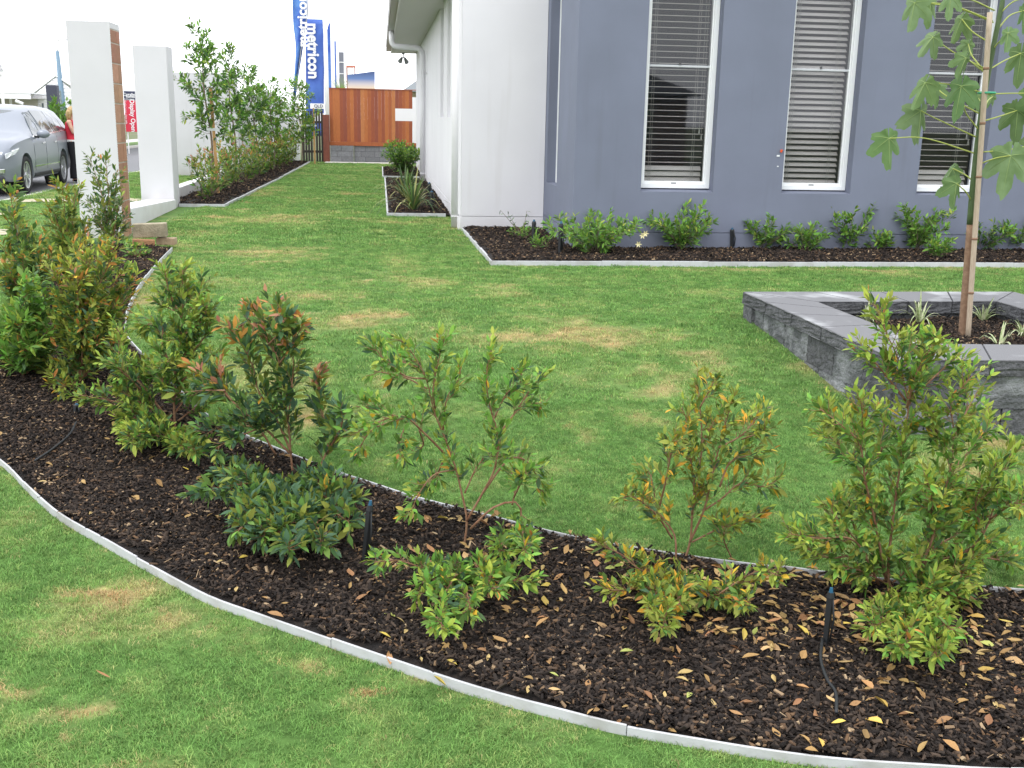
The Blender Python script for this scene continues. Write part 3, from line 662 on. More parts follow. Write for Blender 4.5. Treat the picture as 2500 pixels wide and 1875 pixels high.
MB().tube([(1.055, 15.42, .17), (1.055, 15.42, .185)], .073, 18).build('collar', WHITEW, p)
MB().box(1.06, 1.098, 15.06, 15.12, .23, 3.6).build('cable_cover', WHITEW, house); MB().box(1.055, 1.096, 15.05, 15.13, -.02, .20).build('cable_cover', WHITEW, house)
# twin floodlight under the far eave
FL = MB(); FL.box(.66, .74, 33.9, 34.0, 3.40, 3.45); FL.tube([(.70, 33.95, 3.41), (.70, 33.95, 3.30)], .015, 6); FL.tube([(.66, 33.95, 3.30), (.74, 33.95, 3.30)], .012, 6)
FL.tube([(.66, 33.95, 3.30), (.60, 33.80, 3.18)], [.03, .07], 10); FL.tube([(.74, 33.95, 3.30), (.80, 33.80, 3.16)], [.03, .07], 10)
FL.build('floodlight', mat('floodlight grey', (.25, .26, .27), .5), house)
# interior behind the glass
IN = mat('dim room', (.16, .18, .22), .9); mb = MB(); mb.box(XG+th, wx1, 16.2, 16.3, 0, 3.3); mb.box(XG+th, wx1, YG+th, 16.2, 0, .02); mb.box(wx1-.02, wx1, YG+th, 16.2, .02, 3.3); mb.build('room_shell', IN, house)
GLASS = glass_mat('window glass', (.86, .87, .88), .035)
SLAT = mat('blind slat', (.82, .77, .72), .6); CORD = mat('blind cord', (.6, .6, .56), .8); LATCH = mat('latch grey', (.12, .12, .13), .5)  # slats lightened for missing light, warmed to offset green bounce and glass
slat_me = {}
def slat_mesh(wd, tilt):
    key = (round(wd, 3), round(tilt, 2))
    if key not in slat_me:
        c, s_ = cos(tilt)*.030, sin(tilt)*.030; t = .0022; mb = MB(); V = []
        for k in range(5):
            u = k/4*2-1; cv = .003*(1-u*u); V += [(-wd/2, u*c, -u*s_+cv-t), (wd/2, u*c, -u*s_+cv-t), (-wd/2, u*c, -u*s_+cv+t), (wd/2, u*c, -u*s_+cv+t)]
        Fs = []
        for k in range(4):
            a_ = 4*k; Fs += [(a_, a_+1, a_+5, a_+4), (a_+2, a_+6, a_+7, a_+3), (a_, a_+4, a_+6, a_+2), (a_+1, a_+3, a_+7, a_+5)]
        Fs += [(0, 2, 3, 1), (16, 17, 19, 18)]; mb.add(V, Fs); slat_me[key] = mb.mesh('slat', SLAT)
    return slat_me[key]
for wi, (a_, b_) in enumerate(WIN):
    wroot = bpy.data.objects.new('window', None); COL.objects.link(wroot); wroot.parent = house; yf = YG+.145; cx = (a_+b_)/2
    wroot.location = (cx-5, yf-20, WB); wroot['label'] = ('window with thin open blind slats nearest the white wall', 'middle window with broad tilted blind slats', 'window with open blind slats behind the staked tree')[wi]
    fr = MB(); e = .002
    fr.box(a_+e, a_+.058, yf, yf+.09, WB+.001, WT-.001); fr.box(b_-.058, b_-e, yf, yf+.09, WB+.001, WT-.001); fr.box(a_+.058, b_-.058, yf+.001, yf+.089, WB+.001, WB+.055); fr.box(a_+.058, b_-.058, yf+.001, yf+.089, WT-.06, WT-.001)
    fr.box(a_+.058, a_+.078, yf+.03, yf+.085, WB+.055, WT-.06); fr.box(b_-.078, b_-.058, yf+.03, yf+.085, WB+.055, WT-.06); fr.box(a_+.078, b_-.078, yf+.031, yf+.084, WB+.055, WB+.085)
    fr.build('frame', WFRAME, wroot, bevel=.004, seg=1)
    zm = 2.17; MB().box(a_+.079, b_-.079, yf+.028, yf+.06, zm-.013, zm+.013).build('meeting_rail', mat('rail grey', (.55, .57, .60), .4), wroot, bevel=.003, seg=1)
    MB().box(a_+.079, b_-.079, yf+.052, yf+.057, WB+.086, zm-.014).build('pane', GLASS, wroot); MB().box(a_+.079, b_-.079, yf+.030, yf+.035, zm+.014, WT-.061).build('pane', GLASS, wroot)
    MB().box(cx-.03, cx+.03, yf+.015, yf+.03, WB+.056, WB+.068).build('latch', LATCH, wroot); MB().box(cx-.012, cx+.012, yf+.012, yf+.027, zm+.013, zm+.04).build('latch', LATCH, wroot)
    yb = yf+.17; wd = b_-a_-.15; z = WB+.10; k = 0
    while z < WT-.08:
        tilt = radians(38) if wi == 1 else (radians(52) if k < 3 else radians(3))
        o = link('slat', slat_mesh(wd, -tilt), wroot); o.location = (0, yb-yf, z-WB); z += .0675; k += 1
    for u in ((.18, .78) if wi != 2 else (.12, .72)):
        cm = MB()
        for dx in (-.012, .012): cm.tube([(a_+(b_-a_)*u+dx, yb-.032, WB+.07), (a_+(b_-a_)*u+dx, yb-.032, WT-.08)], .0022, 4)
        cm.build('cord', CORD, wroot)
    if wi != 1:
        cm = MB(); cm.tube([(b_-.13, yb-.04, 1.45), (b_-.13, yb-.04, WT-.08)], .002, 4); cm.tube([(b_-.10, yb-.04, 1.38), (b_-.10, yb-.04, WT-.08)], .002, 4); cm.tube([(b_-.13, yb-.04, 1.40), (b_-.13, yb-.04, 1.46)], [.012, .006], 8); cm.tube([(b_-.10, yb-.04, 1.33), (b_-.10, yb-.04, 1.39)], [.012, .006], 8); cm.build('pull_cord', CORD, wroot)
# narrow window in the return wall
wr = bpy.data.objects.new('window', None); COL.objects.link(wr); wr.parent = house; wr.location = (XG+.12-5, 14.3-20, SZ0); wr['label'] = 'narrow window seen edge-on in the return wall'
fr = MB(); fx = XG+.12
fr.box(fx, fx+.07, SY0+.002, SY0+.05, SZ0+.002, 3.298); fr.box(fx, fx+.07, SY1-.05, SY1-.002, SZ0+.002, 3.298); fr.box(fx+.001, fx+.069, SY0+.05, SY1-.05, SZ0+.002, SZ0+.05); fr.box(fx-.025, fx, SY0+.002, SY0+.022, SZ0+.002, 3.298)
fr.build('frame', WFRAME, wr, bevel=.003, seg=1); MB().box(fx+.03, fx+.035, SY0+.051, SY1-.051, SZ0+.051, 3.297).build('pane', GLASS, wr)
MB().box(fx+.10, fx+.11, SY0+.01, SY1-.01, SZ0+.01, 3.29).build('blind', SLAT, wr)
# scuffed marks on the wall left of the middle window
MB().tube([(4.745, YG-.012, 1.205), (4.755, YG-.012, 1.235)], [.012, .016], 8).build('wall_mark', mat('orange plastic', (.75, .10, .03), .5), house)
mb = MB(); mb.box(4.70, 4.735, YG-.006, YG-.0005, 1.155, 1.172); mb.box(4.715, 4.732, YG-.006, YG-.0005, 1.035, 1.046); mb.build('wall_mark', WFRAME, house)

# ================================================================== PIERS AND LEFT WALLS
RED = [mat('brick red', (.40, .20, .13), .9, (.33, .17, .11), 20, rand=.15, bump=.4, bscale=90), mat('brick brown', (.43, .25, .16), .9, (.36, .2, .13), 20, rand=.15, bump=.4, bscale=90)]
MORT = mat('mortar', (.52, .47, .40), .95, bump=.4, bscale=100); BEAD = mat('metal corner bead', (.7, .7, .7), .5)
PIERW = mat('white render darkened against sky glare', (.635, .632, .655), .88, (.60, .598, .618), 1.3, bump=.18, bscale=200, dirt=.35)  # house white lowered in albedo, since open sky overlit the piers
pier = thing('gate_pier', (-3.42, 14.02, 0), 'tall white rendered pier with bare brick end, nearer of two', 'pier')
X0, X1, Y0, Y1, HP = -3.665, -3.172, 13.81, 14.30, 2.55
mb = MB(); mb.box(X0, X1-.012, Y0, Y1, -.1, HP); mb.box(X1-.012, X1, Y0, Y0+.012, -.1, HP); mb.box(X1-.012, X1, Y1-.012, Y1, -.1, HP); mb.box(X1-.012, X1, Y0+.012, Y1-.012, HP-.07, HP-.0005)
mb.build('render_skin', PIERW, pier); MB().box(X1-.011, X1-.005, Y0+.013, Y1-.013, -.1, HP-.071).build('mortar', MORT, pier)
bd = MB()
for k in range(0, 122):
    z = .02+k*.0207; bd.box(X1-.004, X1+.003, Y0-.002, Y0+.008+.005*(k % 2), z, z+.011); bd.box(X1-.004, X1+.003, Y1-.010-.004*(k % 2), Y1+.002, z, z+.011)
bd.build('corner_bead', BEAD, pier)
zb = -.02; k = 0
while zb < HP-.11:
    hb = .228 if zb+.24 < HP-.06 else HP-.08-zb
    split = Y0+.013+(.23 if k % 2 else .30)
    for (u0, u1) in ((Y0+.016, split-.006), (split+.006, Y1-.016)): MB().box(X1-.006, X1+.001+random.uniform(0, .003), u0, u1, zb+.006, zb+hb-.006).build('brick', random.choice(RED), pier)
    zb += hb+.006; k += 1
pier2 = MB().box(-3.912, -3.382, 18.46, 18.95, -.1, 2.562).build('gate_pier', PIERW, bevel=.012); tag(pier2, 'farther smooth white rendered pier beside the hedge', 'pier')
lw = MB().hexa([(-3.76, 14.302, -.15), (-3.30, 14.302, -.15), (-3.36, 18.455, -.15), (-3.80, 18.455, -.15), (-3.76, 14.302, .30), (-3.30, 14.302, .30), (-3.36, 18.455, .14), (-3.80, 18.455, .14)]).build('low_wall', WHITEW, bevel=.01)
tag(lw, 'low white rendered wall running between the two piers', 'wall')
o = MB().box(-5.25, -3.55, 28.4, 28.6, -.1, 2.52).build('boundary_wall', PIERW, bevel=.01); tag(o, 'white rendered wall facing the street, behind the first hedge trees', 'wall')
o = MB().hexa([(-3.82, 18.96, -.15), (-3.62, 18.96, -.15), (-3.62, 28.39, -.15), (-3.82, 28.39, -.15), (-3.82, 18.96, .22), (-3.62, 18.96, .22), (-3.62, 28.39, .22), (-3.82, 28.39, .22)]).build('low_wall', WHITEW, bevel=.01); tag(o, 'low white wall behind the hedge beyond the farther pier', 'wall')
wp = thing('boundary_wall', (-3.7, 33, 0), 'white rendered boundary wall along the far half of the hedge', 'wall')
for y0, y1 in ((28.64, 33.7), (33.74, 38.88)): MB().box(-3.78, -3.62, y0, y1, -.1, 1.95).build('panel', WHITEW, wp, bevel=.008)
o = MB().box(-5.2, -2.80, 38.92, 39.05, -.1, 1.95).build('boundary_wall', WHITEW, bevel=.008); tag(o, 'short white wall end-on behind the staked trees', 'wall')
o = thing('slat_fence', (-2.4, 39, 0), 'dark vertical slat fence left of the timber fence post', 'fence'); DK = mat('dark stained timber', (.05, .045, .04), .8)
for k in range(8): MB().box(-2.70+k*.092, -2.70+k*.092+.07, 38.95, 38.98, 0, 1.72).build('slat', DK, o)
MB().box(-2.71, -1.97, 38.985, 39.02, .3, .38).build('rail', DK, o); MB().box(-2.71, -1.97, 38.985, 39.02, 1.3, 1.38).build('rail', DK, o)
# bricks lying at the foot of the nearer pier
BR = mat('weathered brick', (.40, .30, .20), .95, (.50, .42, .30), 14, bump=.6, bscale=60)
def loose(name, label, c, d, rz, M, rx=0, ry=0):
    o = MB().box(-d[0]/2, d[0]/2, -d[1]/2, d[1]/2, 0, d[2]).build(name, M, bevel=.008); o.location = c; o.rotation_euler = (rx, ry, rz); return tag(o, label, 'brick')
loose('loose_brick', 'tan brick lying on the left under the stacked block', (-2.68, 12.62, .045), (.24, .12, .075), radians(14), mat('tan brick', (.46, .25, .13), .95, (.38, .2, .1), 14, bump=.5, bscale=60), ry=.05)
loose('loose_brick', 'pale brick end showing at the right of the brick pile', (-2.455, 12.78, .045), (.21, .12, .08), radians(-8), mat('pale brick', (.45, .34, .23), .95, (.36, .26, .17), 14, bump=.5, bscale=60))
loose('loose_block', 'weathered grey-brown block on top of the brick pile', (-2.62, 12.74, .135), (.37, .15, .155), radians(4), mat('lichen block', (.40, .35, .25), .95, (.25, .22, .15), 9, bump=.6, bscale=50), ry=-.04)

# ================================================================== TIMBER FENCE
tf = thing('timber_fence', (-.35, 38.7, 0), 'red-brown vertical board fence on a grey block base closing the lawn', 'fence')
TIM = [mat('board %d' % k, c, .65, tuple(q*.72 for q in c), 5, stretch=(30, 30, 1.5), bump=.25, bscale=20) for k, c in enumerate([(.40, .115, .040), (.48, .155, .048), (.33, .088, .040), (.29, .080, .046), (.52, .195, .068)])]
YF = 38.7; x = -1.745; k = 0
while x < 1.10:
    M = TIM[(0, 1, 1, 2, 3, 0, 1, 2, 3, 4, 1, 0, 2, 3, 0, 2, 1, 0, 4, 3, 2, 0, 1, 2, 3)[k % 25]]; x1 = min(x+.118, 1.30); dy = random.uniform(-.003, .003)
    if x1 > .585:
        MB().box(x, x1, YF+dy, YF+.022+dy, .70, 1.44).build('board', M, tf); MB().box(x, x1, YF+dy, YF+.022+dy, 1.857, 2.47).build('board', M, tf)
    else: MB().box(x, x1, YF+dy, YF+.022+dy, .70, 2.47).build('board', M, tf)
    x += .1188; k += 1
MB().box(-1.75, 1.30, YF-.02, YF+.05, 2.472, 2.50).build('capping', TIM[2], tf); MB().box(-1.75, 1.30, YF-.05, YF+.03, .57, .698).build('rail', TIM[0], tf)
MB().box(-1.97, -1.755, YF-.13, YF+.08, 0, 1.60).build('post', mat('rust red post', (.20, .065, .04), .7, (.16, .05, .035), 8), tf)
BLK = mat('grey fence block', (.22, .225, .24), .95, (.17, .175, .185), 20, rand=.12, bump=.5, bscale=60)
def courses(x0, x1, y0, y1, z0, nz, hz_, bw, par):
    for j in range(nz):
        x = x0-(bw*.5 if j % 2 else bw*.18)
        while x < x1-.02:
            a_, b_ = max(x, x0), min(x+bw, x1)
            if b_-a_ > .05: MB().box(a_+.006, b_-.006, y0+random.uniform(0, .008), y1, z0+j*hz_+.005, z0+(j+1)*hz_-.005).build('block', BLK, par)
            x += bw
courses(-1.74, -.93, YF-.12, YF+.08, .0, 3, .19, .48, tf); courses(-.925, 1.30, YF, YF+.18, .0, 3, .19, .48, tf)
MB().box(-1.73, -.935, YF-.10, YF+.07, 0, .565).build('mortar', mat('dark joint', (.09, .09, .095), .95), tf); MB().box(-.92, 1.30, YF+.012, YF+.17, 0, .565).build('mortar', MAT['dark joint'], tf)
o = MB().box(.2, 2.6, 44, 44.2, -.1, 2.35).build('boundary_wall', WHITEW); tag(o, 'white wall glimpsed through the slot in the timber fence', 'wall')

# ================================================================== PLANTER
PB = [mat('charcoal block', (.070, .072, .078), .95, (.12, .122, .13), 22, rand=.16, bump=1., bscale=55), mat('bloomed block', (.10, .105, .11), .95, (.26, .27, .28), 7, (.42, .66), rand=.1, bump=1., bscale=55)]
CAPM = mat('charcoal cap', (.17, .172, .18), .9, (.40, .41, .42), 2.3, (.54, .70), bump=.25, bscale=120)
planter = thing('raised_planter', (4.0, 7.0, -.1), 'raised planter of charcoal concrete blocks with a flat cap', 'planter')
ZC = .20
def rough_block(P8, M, name, amp=.010, facedir=None):
    """rock-faced block: subdivided hexahedron with a knobbly outer face"""
    bm = bmesh.new(); mb = MB().hexa(P8); vs = [bm.verts.new(v) for v in mb.v[0]]
    for f in mb.f: bm.faces.new([vs[i] for i in f])
    bmesh.ops.subdivide_edges(bm, edges=bm.edges, cuts=8, use_grid_fill=True)
    bm.normal_update(); fd = nrm(facedir)
    for v in bm.verts:
        n_ = np.array(v.normal); k_ = float(n_@fd)
        if k_ > .3: v.co += Vector((fd*amp*(1.1*(random.random()-.5)+1.2*(float(fbm(v.co.x*1.7+v.co.y, v.co.z+v.co.y*.6, 16, 3))-.5))).tolist())
    me = bpy.data.meshes.new(name); bm.to_mesh(me); bm.free(); me.materials.append(M)
    for v in me.vertices: v.co -= Vector((4.0, 7.0, -.1))
    return link(name, me, planter)
def wall_run(A, B, A_in, B_in, nb, out, base, caps=True):
    A, B, A_in, B_in = (np.array(q, float) for q in (A, B, A_in, B_in))
    Lr = np.linalg.norm(B-A)
    for j in range(3):                                                       # courses below the cap
        z1 = ZC-.10-.2*j; z0 = z1-.2; bw = Lr/nb; off = .5*bw if j % 2 else 0; ts = [0]+[t for t in np.arange(off if off else bw, Lr-.05, bw)]+[Lr]
        for t0, t1 in zip(ts[:-1], ts[1:]):
            if t1-t0 < .04: continue
            zg = min(float(tz((A+(B-A)*t0/Lr)[1])), float(tz((A+(B-A)*t1/Lr)[1])))
            if z1 < zg-.01: continue
            g_ = .005; a0 = A+(B-A)*(t0+g_)/Lr-np.array(out)*.025; b0 = A+(B-A)*(t1-g_)/Lr-np.array(out)*.025; c0 = b0-np.array(out)*.2; d0_ = a0-np.array(out)*.2
            P = [(*a0, z0+.002), (*b0, z0+.002), (*c0, z0+.002), (*d0_, z0+.002), (*a0, z1-.002), (*b0, z1-.002), (*c0, z1-.002), (*d0_, z1-.002)]
            rough_block(P, PB[1] if random.random() < .5 else PB[0], 'block', .007, (*out, 0))
    nc = max(2, int(round(Lr/.55)))
    for k in range(nc):
        a0, b0 = A+(B-A)*k/nc, A+(B-A)*(k+1)/nc; a1, b1 = A_in+(B_in-A_in)*k/nc, A_in+(B_in-A_in)*(k+1)/nc
        e = (B-A)/Lr*.0012; P = [(*(a0+e), ZC-.098), (*(b0-e), ZC-.098), (*(b1-e), ZC-.098), (*(a1+e), ZC-.098), (*(a0+e), ZC), (*(b0-e), ZC), (*(b1-e), ZC), (*(a1+e), ZC)]
        bm = bmesh.new(); mb = MB().hexa(P); vs = [bm.verts.new(v) for v in mb.v[0]]
        for f in mb.f: bm.faces.new([vs[i] for i in f])
        bmesh.ops.bevel(bm, geom=list(bm.edges), offset=.005, segments=1, affect='EDGES'); bmesh.ops.subdivide_edges(bm, edges=bm.edges, cuts=5, use_grid_fill=True); bm.normal_update(); od = np.array([*out, 0.])
        for v in bm.verts:
            n_ = np.array(v.normal)
            if abs(n_@od) > .6: v.co += Vector((od*.012*(random.random()-.45)).tolist())
        me = bpy.data.meshes.new('cap'); bm.to_mesh(me); bm.free()
        me.materials.append(CAPM); me.materials.append(PB[0])
        for f in me.polygons: f.material_index = 0 if f.normal.z > .8 else 1
        for v in me.vertices: v.co -= Vector((4.0, 7.0, -.1))
        link('cap', me, planter)
wall_run(PLANT[0], PLANT[1], PLANT_IN[0], PLANT_IN[1], 6, (-1, 0), None)
wall_run(PLANT[1], PLANT[2], PLANT_IN[1], PLANT_IN[2], 5, (-.08, -.997), None)
wall_run(PLANT[3], PLANT[0], PLANT_IN[3], PLANT_IN[0], 5, (0, 1), None)
wall_run(PLANT[2], PLANT[3], PLANT_IN[2], PLANT_IN[3], 6, (1, 0), None)
mb = MB()                                                                   # inner face under the cap
for a_, b_ in ((0, 1), (1, 2), (2, 3), (3, 0)):
    A, B = PLANT_IN[a_], PLANT_IN[b_]; c = PLANT_IN.mean(0); A2, B2 = A+(A-c)*.03, B+(B-c)*.03
    A3, B3 = A+(A-c)*.14, B+(B-c)*.14; mb.hexa([(*A2, -.3), (*B2, -.3), (*B3, -.3), (*A3, -.3), (*A2, ZC-.1), (*B2, ZC-.1), (*B3, ZC-.1), (*A3, ZC-.1)])
mb.build('inner_face', PB[0], planter)
soil = poly_bed('planter_mulch', PLANT_IN+(PLANT_IN-PLANT_IN.mean(0))*.02, .06, 4); chip_field('bark_chips', PLANT_IN, 900, soil, lambda x, y: .066+.03*(fbm(x, y, 2.5, 11)-.5), (.7, 1.4))

# ================================================================== FOREGROUND SHRUBS
def traced(base_px, ox, oy, sc, defs, depth=.22):
    """stems surveyed on the picture, spread in depth around the shrub's own base"""
    b = gp(ox+base_px[0]/sc, oy+base_px[1]/sc); b[2] = float(front_z(b[0], b[1])); Y0 = b[1]; st = []
    for k, d in enumerate(defs):
        dy = d[0]; pts = d[1]; n = len(pts)
        P = np.array([at(ox+x/sc, oy+y/sc, Y0+dy*(i/(n-1))) for i, (x, y) in enumerate(pts)])
        for i, (x, y) in enumerate(pts):
            if P[i, 2] < b[2]+.045 and i: P[i] = gp(ox+x/sc, oy+y/sc, .09+.045*i)
        st.append(catmull(P, max(8, 4*n)))
    return b, st
def dcl(dlist):
    """alternate the depth offsets"""
    seq = [.0, -.14, .16, -.06, .22, -.2, .1, .26, -.1, .05, -.24, .18]
    return [(seq[i % len(seq)], p) for i, p in enumerate(dlist)]

# rightmost, large and bushy
b1, s1 = traced((545, 1290), 1850, 700, 1.6923, dcl([
    [(545, 1290), (540, 1150), (560, 950), (580, 800), (615, 560), (620, 470), (580, 300), (530, 190), (485, 75)],
    [(615, 500), (660, 350), (720, 250), (755, 215)], [(617, 490), (700, 400), (790, 320), (830, 300)], [(610, 470), (500, 330), (440, 260)], [(590, 350), (640, 260), (690, 230)],
    [(600, 1260), (700, 1100), (790, 780), (810, 600), (800, 480), (885, 370)], [(812, 620), (870, 500), (912, 425)], [(800, 760), (900, 650), (960, 560)], [(800, 740), (740, 600), (700, 510)],
    [(700, 1150), (880, 1080), (960, 960), (1000, 800), (1060, 660)], [(960, 960), (1050, 900), (1100, 900)], [(880, 1100), (1000, 1130), (1060, 1120)], [(930, 1020), (900, 900), (930, 820), (990, 760)],
    [(530, 1210), (480, 950), (445, 810), (420, 650), (330, 560), (255, 505)], [(445, 810), (380, 700), (280, 600)], [(430, 680), (430, 520), (425, 465)], [(440, 780), (500, 700), (520, 600), (525, 500)],
    [(500, 1230), (400, 1050), (250, 1040), (125, 1020)], [(420, 1060), (330, 960), (290, 900)], [(420, 1070), (380, 920), (385, 870)], [(430, 1100), (300, 1120), (200, 1080)],
    [(720, 1050), (760, 920), (820, 850), (870, 830)], [(700, 1080), (720, 900), (700, 800)], [(720, 1080), (850, 1000), (900, 880)],
    [(560, 1300), (520, 1380), (470, 1400)], [(600, 1300), (620, 1420), (590, 1500)], [(650, 1300), (720, 1450), (740, 1530)], [(620, 1280), (700, 1330), (800, 1420)],
    [(680, 1120), (780, 1150), (870, 1220)], [(640, 1200), (760, 1260), (860, 1290)], [(560, 1220), (640, 1150), (690, 1090)], [(580, 1240), (760, 1180), (900, 1130)], [(540, 1230), (440, 1180), (350, 1150)], [(560, 1250), (520, 1180), (470, 1100)], [(600, 1240), (650, 1240), (720, 1250)], [(680, 1150), (740, 1080), (760, 1000)], [(560, 1200), (480, 1150), (420, 1200)], [(620, 1230), (680, 1180), (640, 1100)]]))
PAL1 = [('mid', 5), ('dark', 1.6), ('bright', 2.5), ('yellow', .3), ('olive', 2.5)]; TIP1 = [('lime', 7), ('bright', 2), ('olive', 2), ('orange', .12)]
plant('shrub', b1, 'tall bushy lime-tipped shrub, rightmost of the foreground row', 'shrub', s1, PAL1, TIP1, 'foreground shrubs in the curved bed', single=300, leaf=.054, dens=2.15, t0=.2, step=.026, twig=(.05, .12), pair=.017, r0=.009)
# second from right, upright with yellow leaves
b2, s2 = traced((545, 1055), 1400, 880, 2.0745, dcl([
    [(550, 1055), (590, 920), (600, 800), (610, 600), (570, 400), (570, 290), (545, 240)], [(590, 920), (660, 760), (700, 600), (740, 430), (790, 250), (800, 205)], [(600, 780), (640, 550), (650, 380), (640, 220), (625, 95)],
    [(640, 240), (690, 150), (712, 95)], [(520, 1020), (510, 880), (430, 760), (390, 580), (350, 550)], [(500, 900), (420, 780), (320, 700), (255, 685)], [(660, 760), (750, 700), (850, 620), (960, 640), (1035, 600)],
    [(740, 440), (850, 380), (930, 290), (950, 270)], [(850, 400), (930, 370), (975, 345)], [(600, 920), (720, 860), (820, 820), (960, 770)], [(430, 760), (470, 600), (500, 430), (510, 400)], [(740, 640), (790, 520), (880, 480), (960, 450)],
    [(650, 420), (700, 330), (740, 260)], [(560, 1090), (700, 1190), (830, 1120), (950, 1060), (1030, 1090)], [(520, 1080), (540, 1180), (530, 1240)], [(520, 1090), (480, 1240), (450, 1360)], [(520, 1100), (300, 1160), (170, 1160)],
    [(520, 1090), (420, 1180), (380, 1270)], [(700, 1180), (830, 1210), (900, 1250)], [(500, 1090), (340, 1060), (240, 980), (120, 930)], [(800, 1000), (760, 900), (780, 830)]]), .2)
plant('shrub', b2, 'slender open shrub with yellowing leaves, second from the right in the foreground', 'shrub', s2, [('mid', 4), ('olive', 3.5), ('dark', 1.2), ('blue', .8), ('yellow', 1.2)], [('olive', 4), ('lime', 4), ('orange', .5), ('yellow', .6), ('mid', 1.5)], 'foreground shrubs in the curved bed', single=300, leaf=.054, dens=2.6, t0=.30, step=.030, twig=(.04, .10), pair=.020, r0=.008)
# middle, sparse and twisted
b3, s3 = traced((580, 1190), 850, 780, 2.0745, dcl([
    [(580, 1190), (600, 1020), (570, 860), (540, 740), (490, 600), (440, 480), (390, 290), (310, 150), (245, 85)], [(390, 300), (300, 290), (210, 230), (120, 130)], [(400, 350), (280, 290), (130, 260)], [(440, 450), (430, 350), (460, 200), (490, 90)], [(350, 240), (260, 210), (215, 190)],
    [(600, 1020), (680, 880), (740, 760), (760, 600), (720, 450), (700, 320), (710, 200), (735, 150)], [(760, 600), (860, 450), (940, 330), (1010, 280)], [(780, 560), (880, 440), (1000, 420)], [(740, 500), (800, 380), (870, 320), (875, 240)], [(480, 560), (500, 400), (560, 300), (570, 230)],
    [(490, 680), (380, 570), (280, 490), (150, 520), (20, 585)], [(280, 500), (120, 560), (40, 690)], [(240, 490), (120, 450), (40, 440)], [(300, 520), (260, 620), (280, 700)], [(360, 560), (380, 640), (320, 680)],
    [(540, 760), (430, 790), (350, 900), (310, 1000)], [(680, 880), (800, 720), (880, 705), (940, 760), (960, 850), (1000, 880)], [(840, 900), (880, 820), (900, 780)], [(590, 880), (650, 750), (700, 700), (790, 690)], [(480, 720), (440, 800), (370, 860)],
    [(620, 1060), (740, 950), (860, 930), (880, 1050), (900, 1180)], [(830, 940), (850, 830), (820, 760)], [(580, 1200), (540, 1300), (470, 1430), (475, 1570)], [(540, 1290), (380, 1260), (260, 1220), (130, 1230)], [(600, 1210), (700, 1300), (730, 1370)], [(650, 1260), (830, 1320), (920, 1320)],
    [(560, 1250), (440, 1320), (350, 1400)], [(560, 1270), (600, 1380), (620, 1480)], [(860, 1060), (790, 1120), (770, 1180)]]), .2)
plant('shrub', b3, 'sparse twisted shrub with arching side branches, middle of the foreground', 'shrub', s3, [('mid', 5), ('dark', 1.4), ('blue', 1), ('bright', 3), ('yellow', .25)], [('bright', 3), ('lime', 5), ('mid', 2), ('orange', .12)], 'foreground shrubs in the curved bed', single=300, leaf=.056, dens=2.7, t0=.32, step=.034, twig=(.035, .09), pair=.020, r0=.008)
# fourth from right, orange tips over a dark skirt
b4, s4 = traced((700, 1050), 400, 700, 2.2117, dcl([
    [(700, 1050), (685, 900), (670, 720), (620, 400), (560, 300), (510, 135)], [(620, 420), (690, 320), (755, 195)], [(590, 350), (600, 200), (590, 105)], [(690, 900), (600, 700), (510, 560), (480, 430), (400, 280), (340, 205)], [(500, 520), (450, 400), (480, 250), (490, 135)], [(560, 320), (640, 220), (640, 120)],
    [(680, 900), (540, 760), (400, 650), (330, 560), (290, 420)], [(400, 650), (280, 520), (165, 425)], [(670, 720), (690, 550), (700, 380), (690, 330)], [(800, 1060), (870, 910), (900, 800), (840, 640), (825, 455)], [(880, 900), (960, 750), (955, 650)], [(880, 880), (900, 760), (895, 720)],
    [(600, 900), (500, 760), (350, 770), (190, 780)], [(500, 770), (380, 820), (280, 870)], [(620, 1050), (480, 1060), (330, 1080), (190, 1110)], [(500, 1060), (380, 1000), (280, 980)], [(330, 560), (220, 560), (110, 570)],
    [(690, 1080), (600, 1200), (540, 1350)], [(700, 1080), (660, 1250), (680, 1430)], [(740, 1100), (820, 1250), (850, 1400)], [(780, 1100), (900, 1200), (1000, 1270)], [(650, 1100), (500, 1200), (400, 1320)], [(720, 1060), (860, 1130), (1060, 1160)], [(620, 1080), (480, 1150), (420, 1200)], [(720, 1100), (740, 1220), (760, 1290)], [(640, 1120), (600, 1280), (610, 1330)], [(690, 1040), (820, 1060), (930, 1060)]]), .22)
plant('shrub', b4, 'shrub with orange-pink tips above a skirt of large dark leaves', 'shrub', s4, [('blue', 3), ('dark', 2.5), ('mid', 4.5), ('olive', 1.5), ('yellow', .1)], [('mid', 3), ('orange', 2.6), ('pink', 2.2), ('olive', 2.5)], 'foreground shrubs in the curved bed', single=300, leaf=.074, dens=2.5, warm_z=b4[2]+.42, t0=.2, step=.032, twig=(.045, .11), pair=.021, r0=.009)
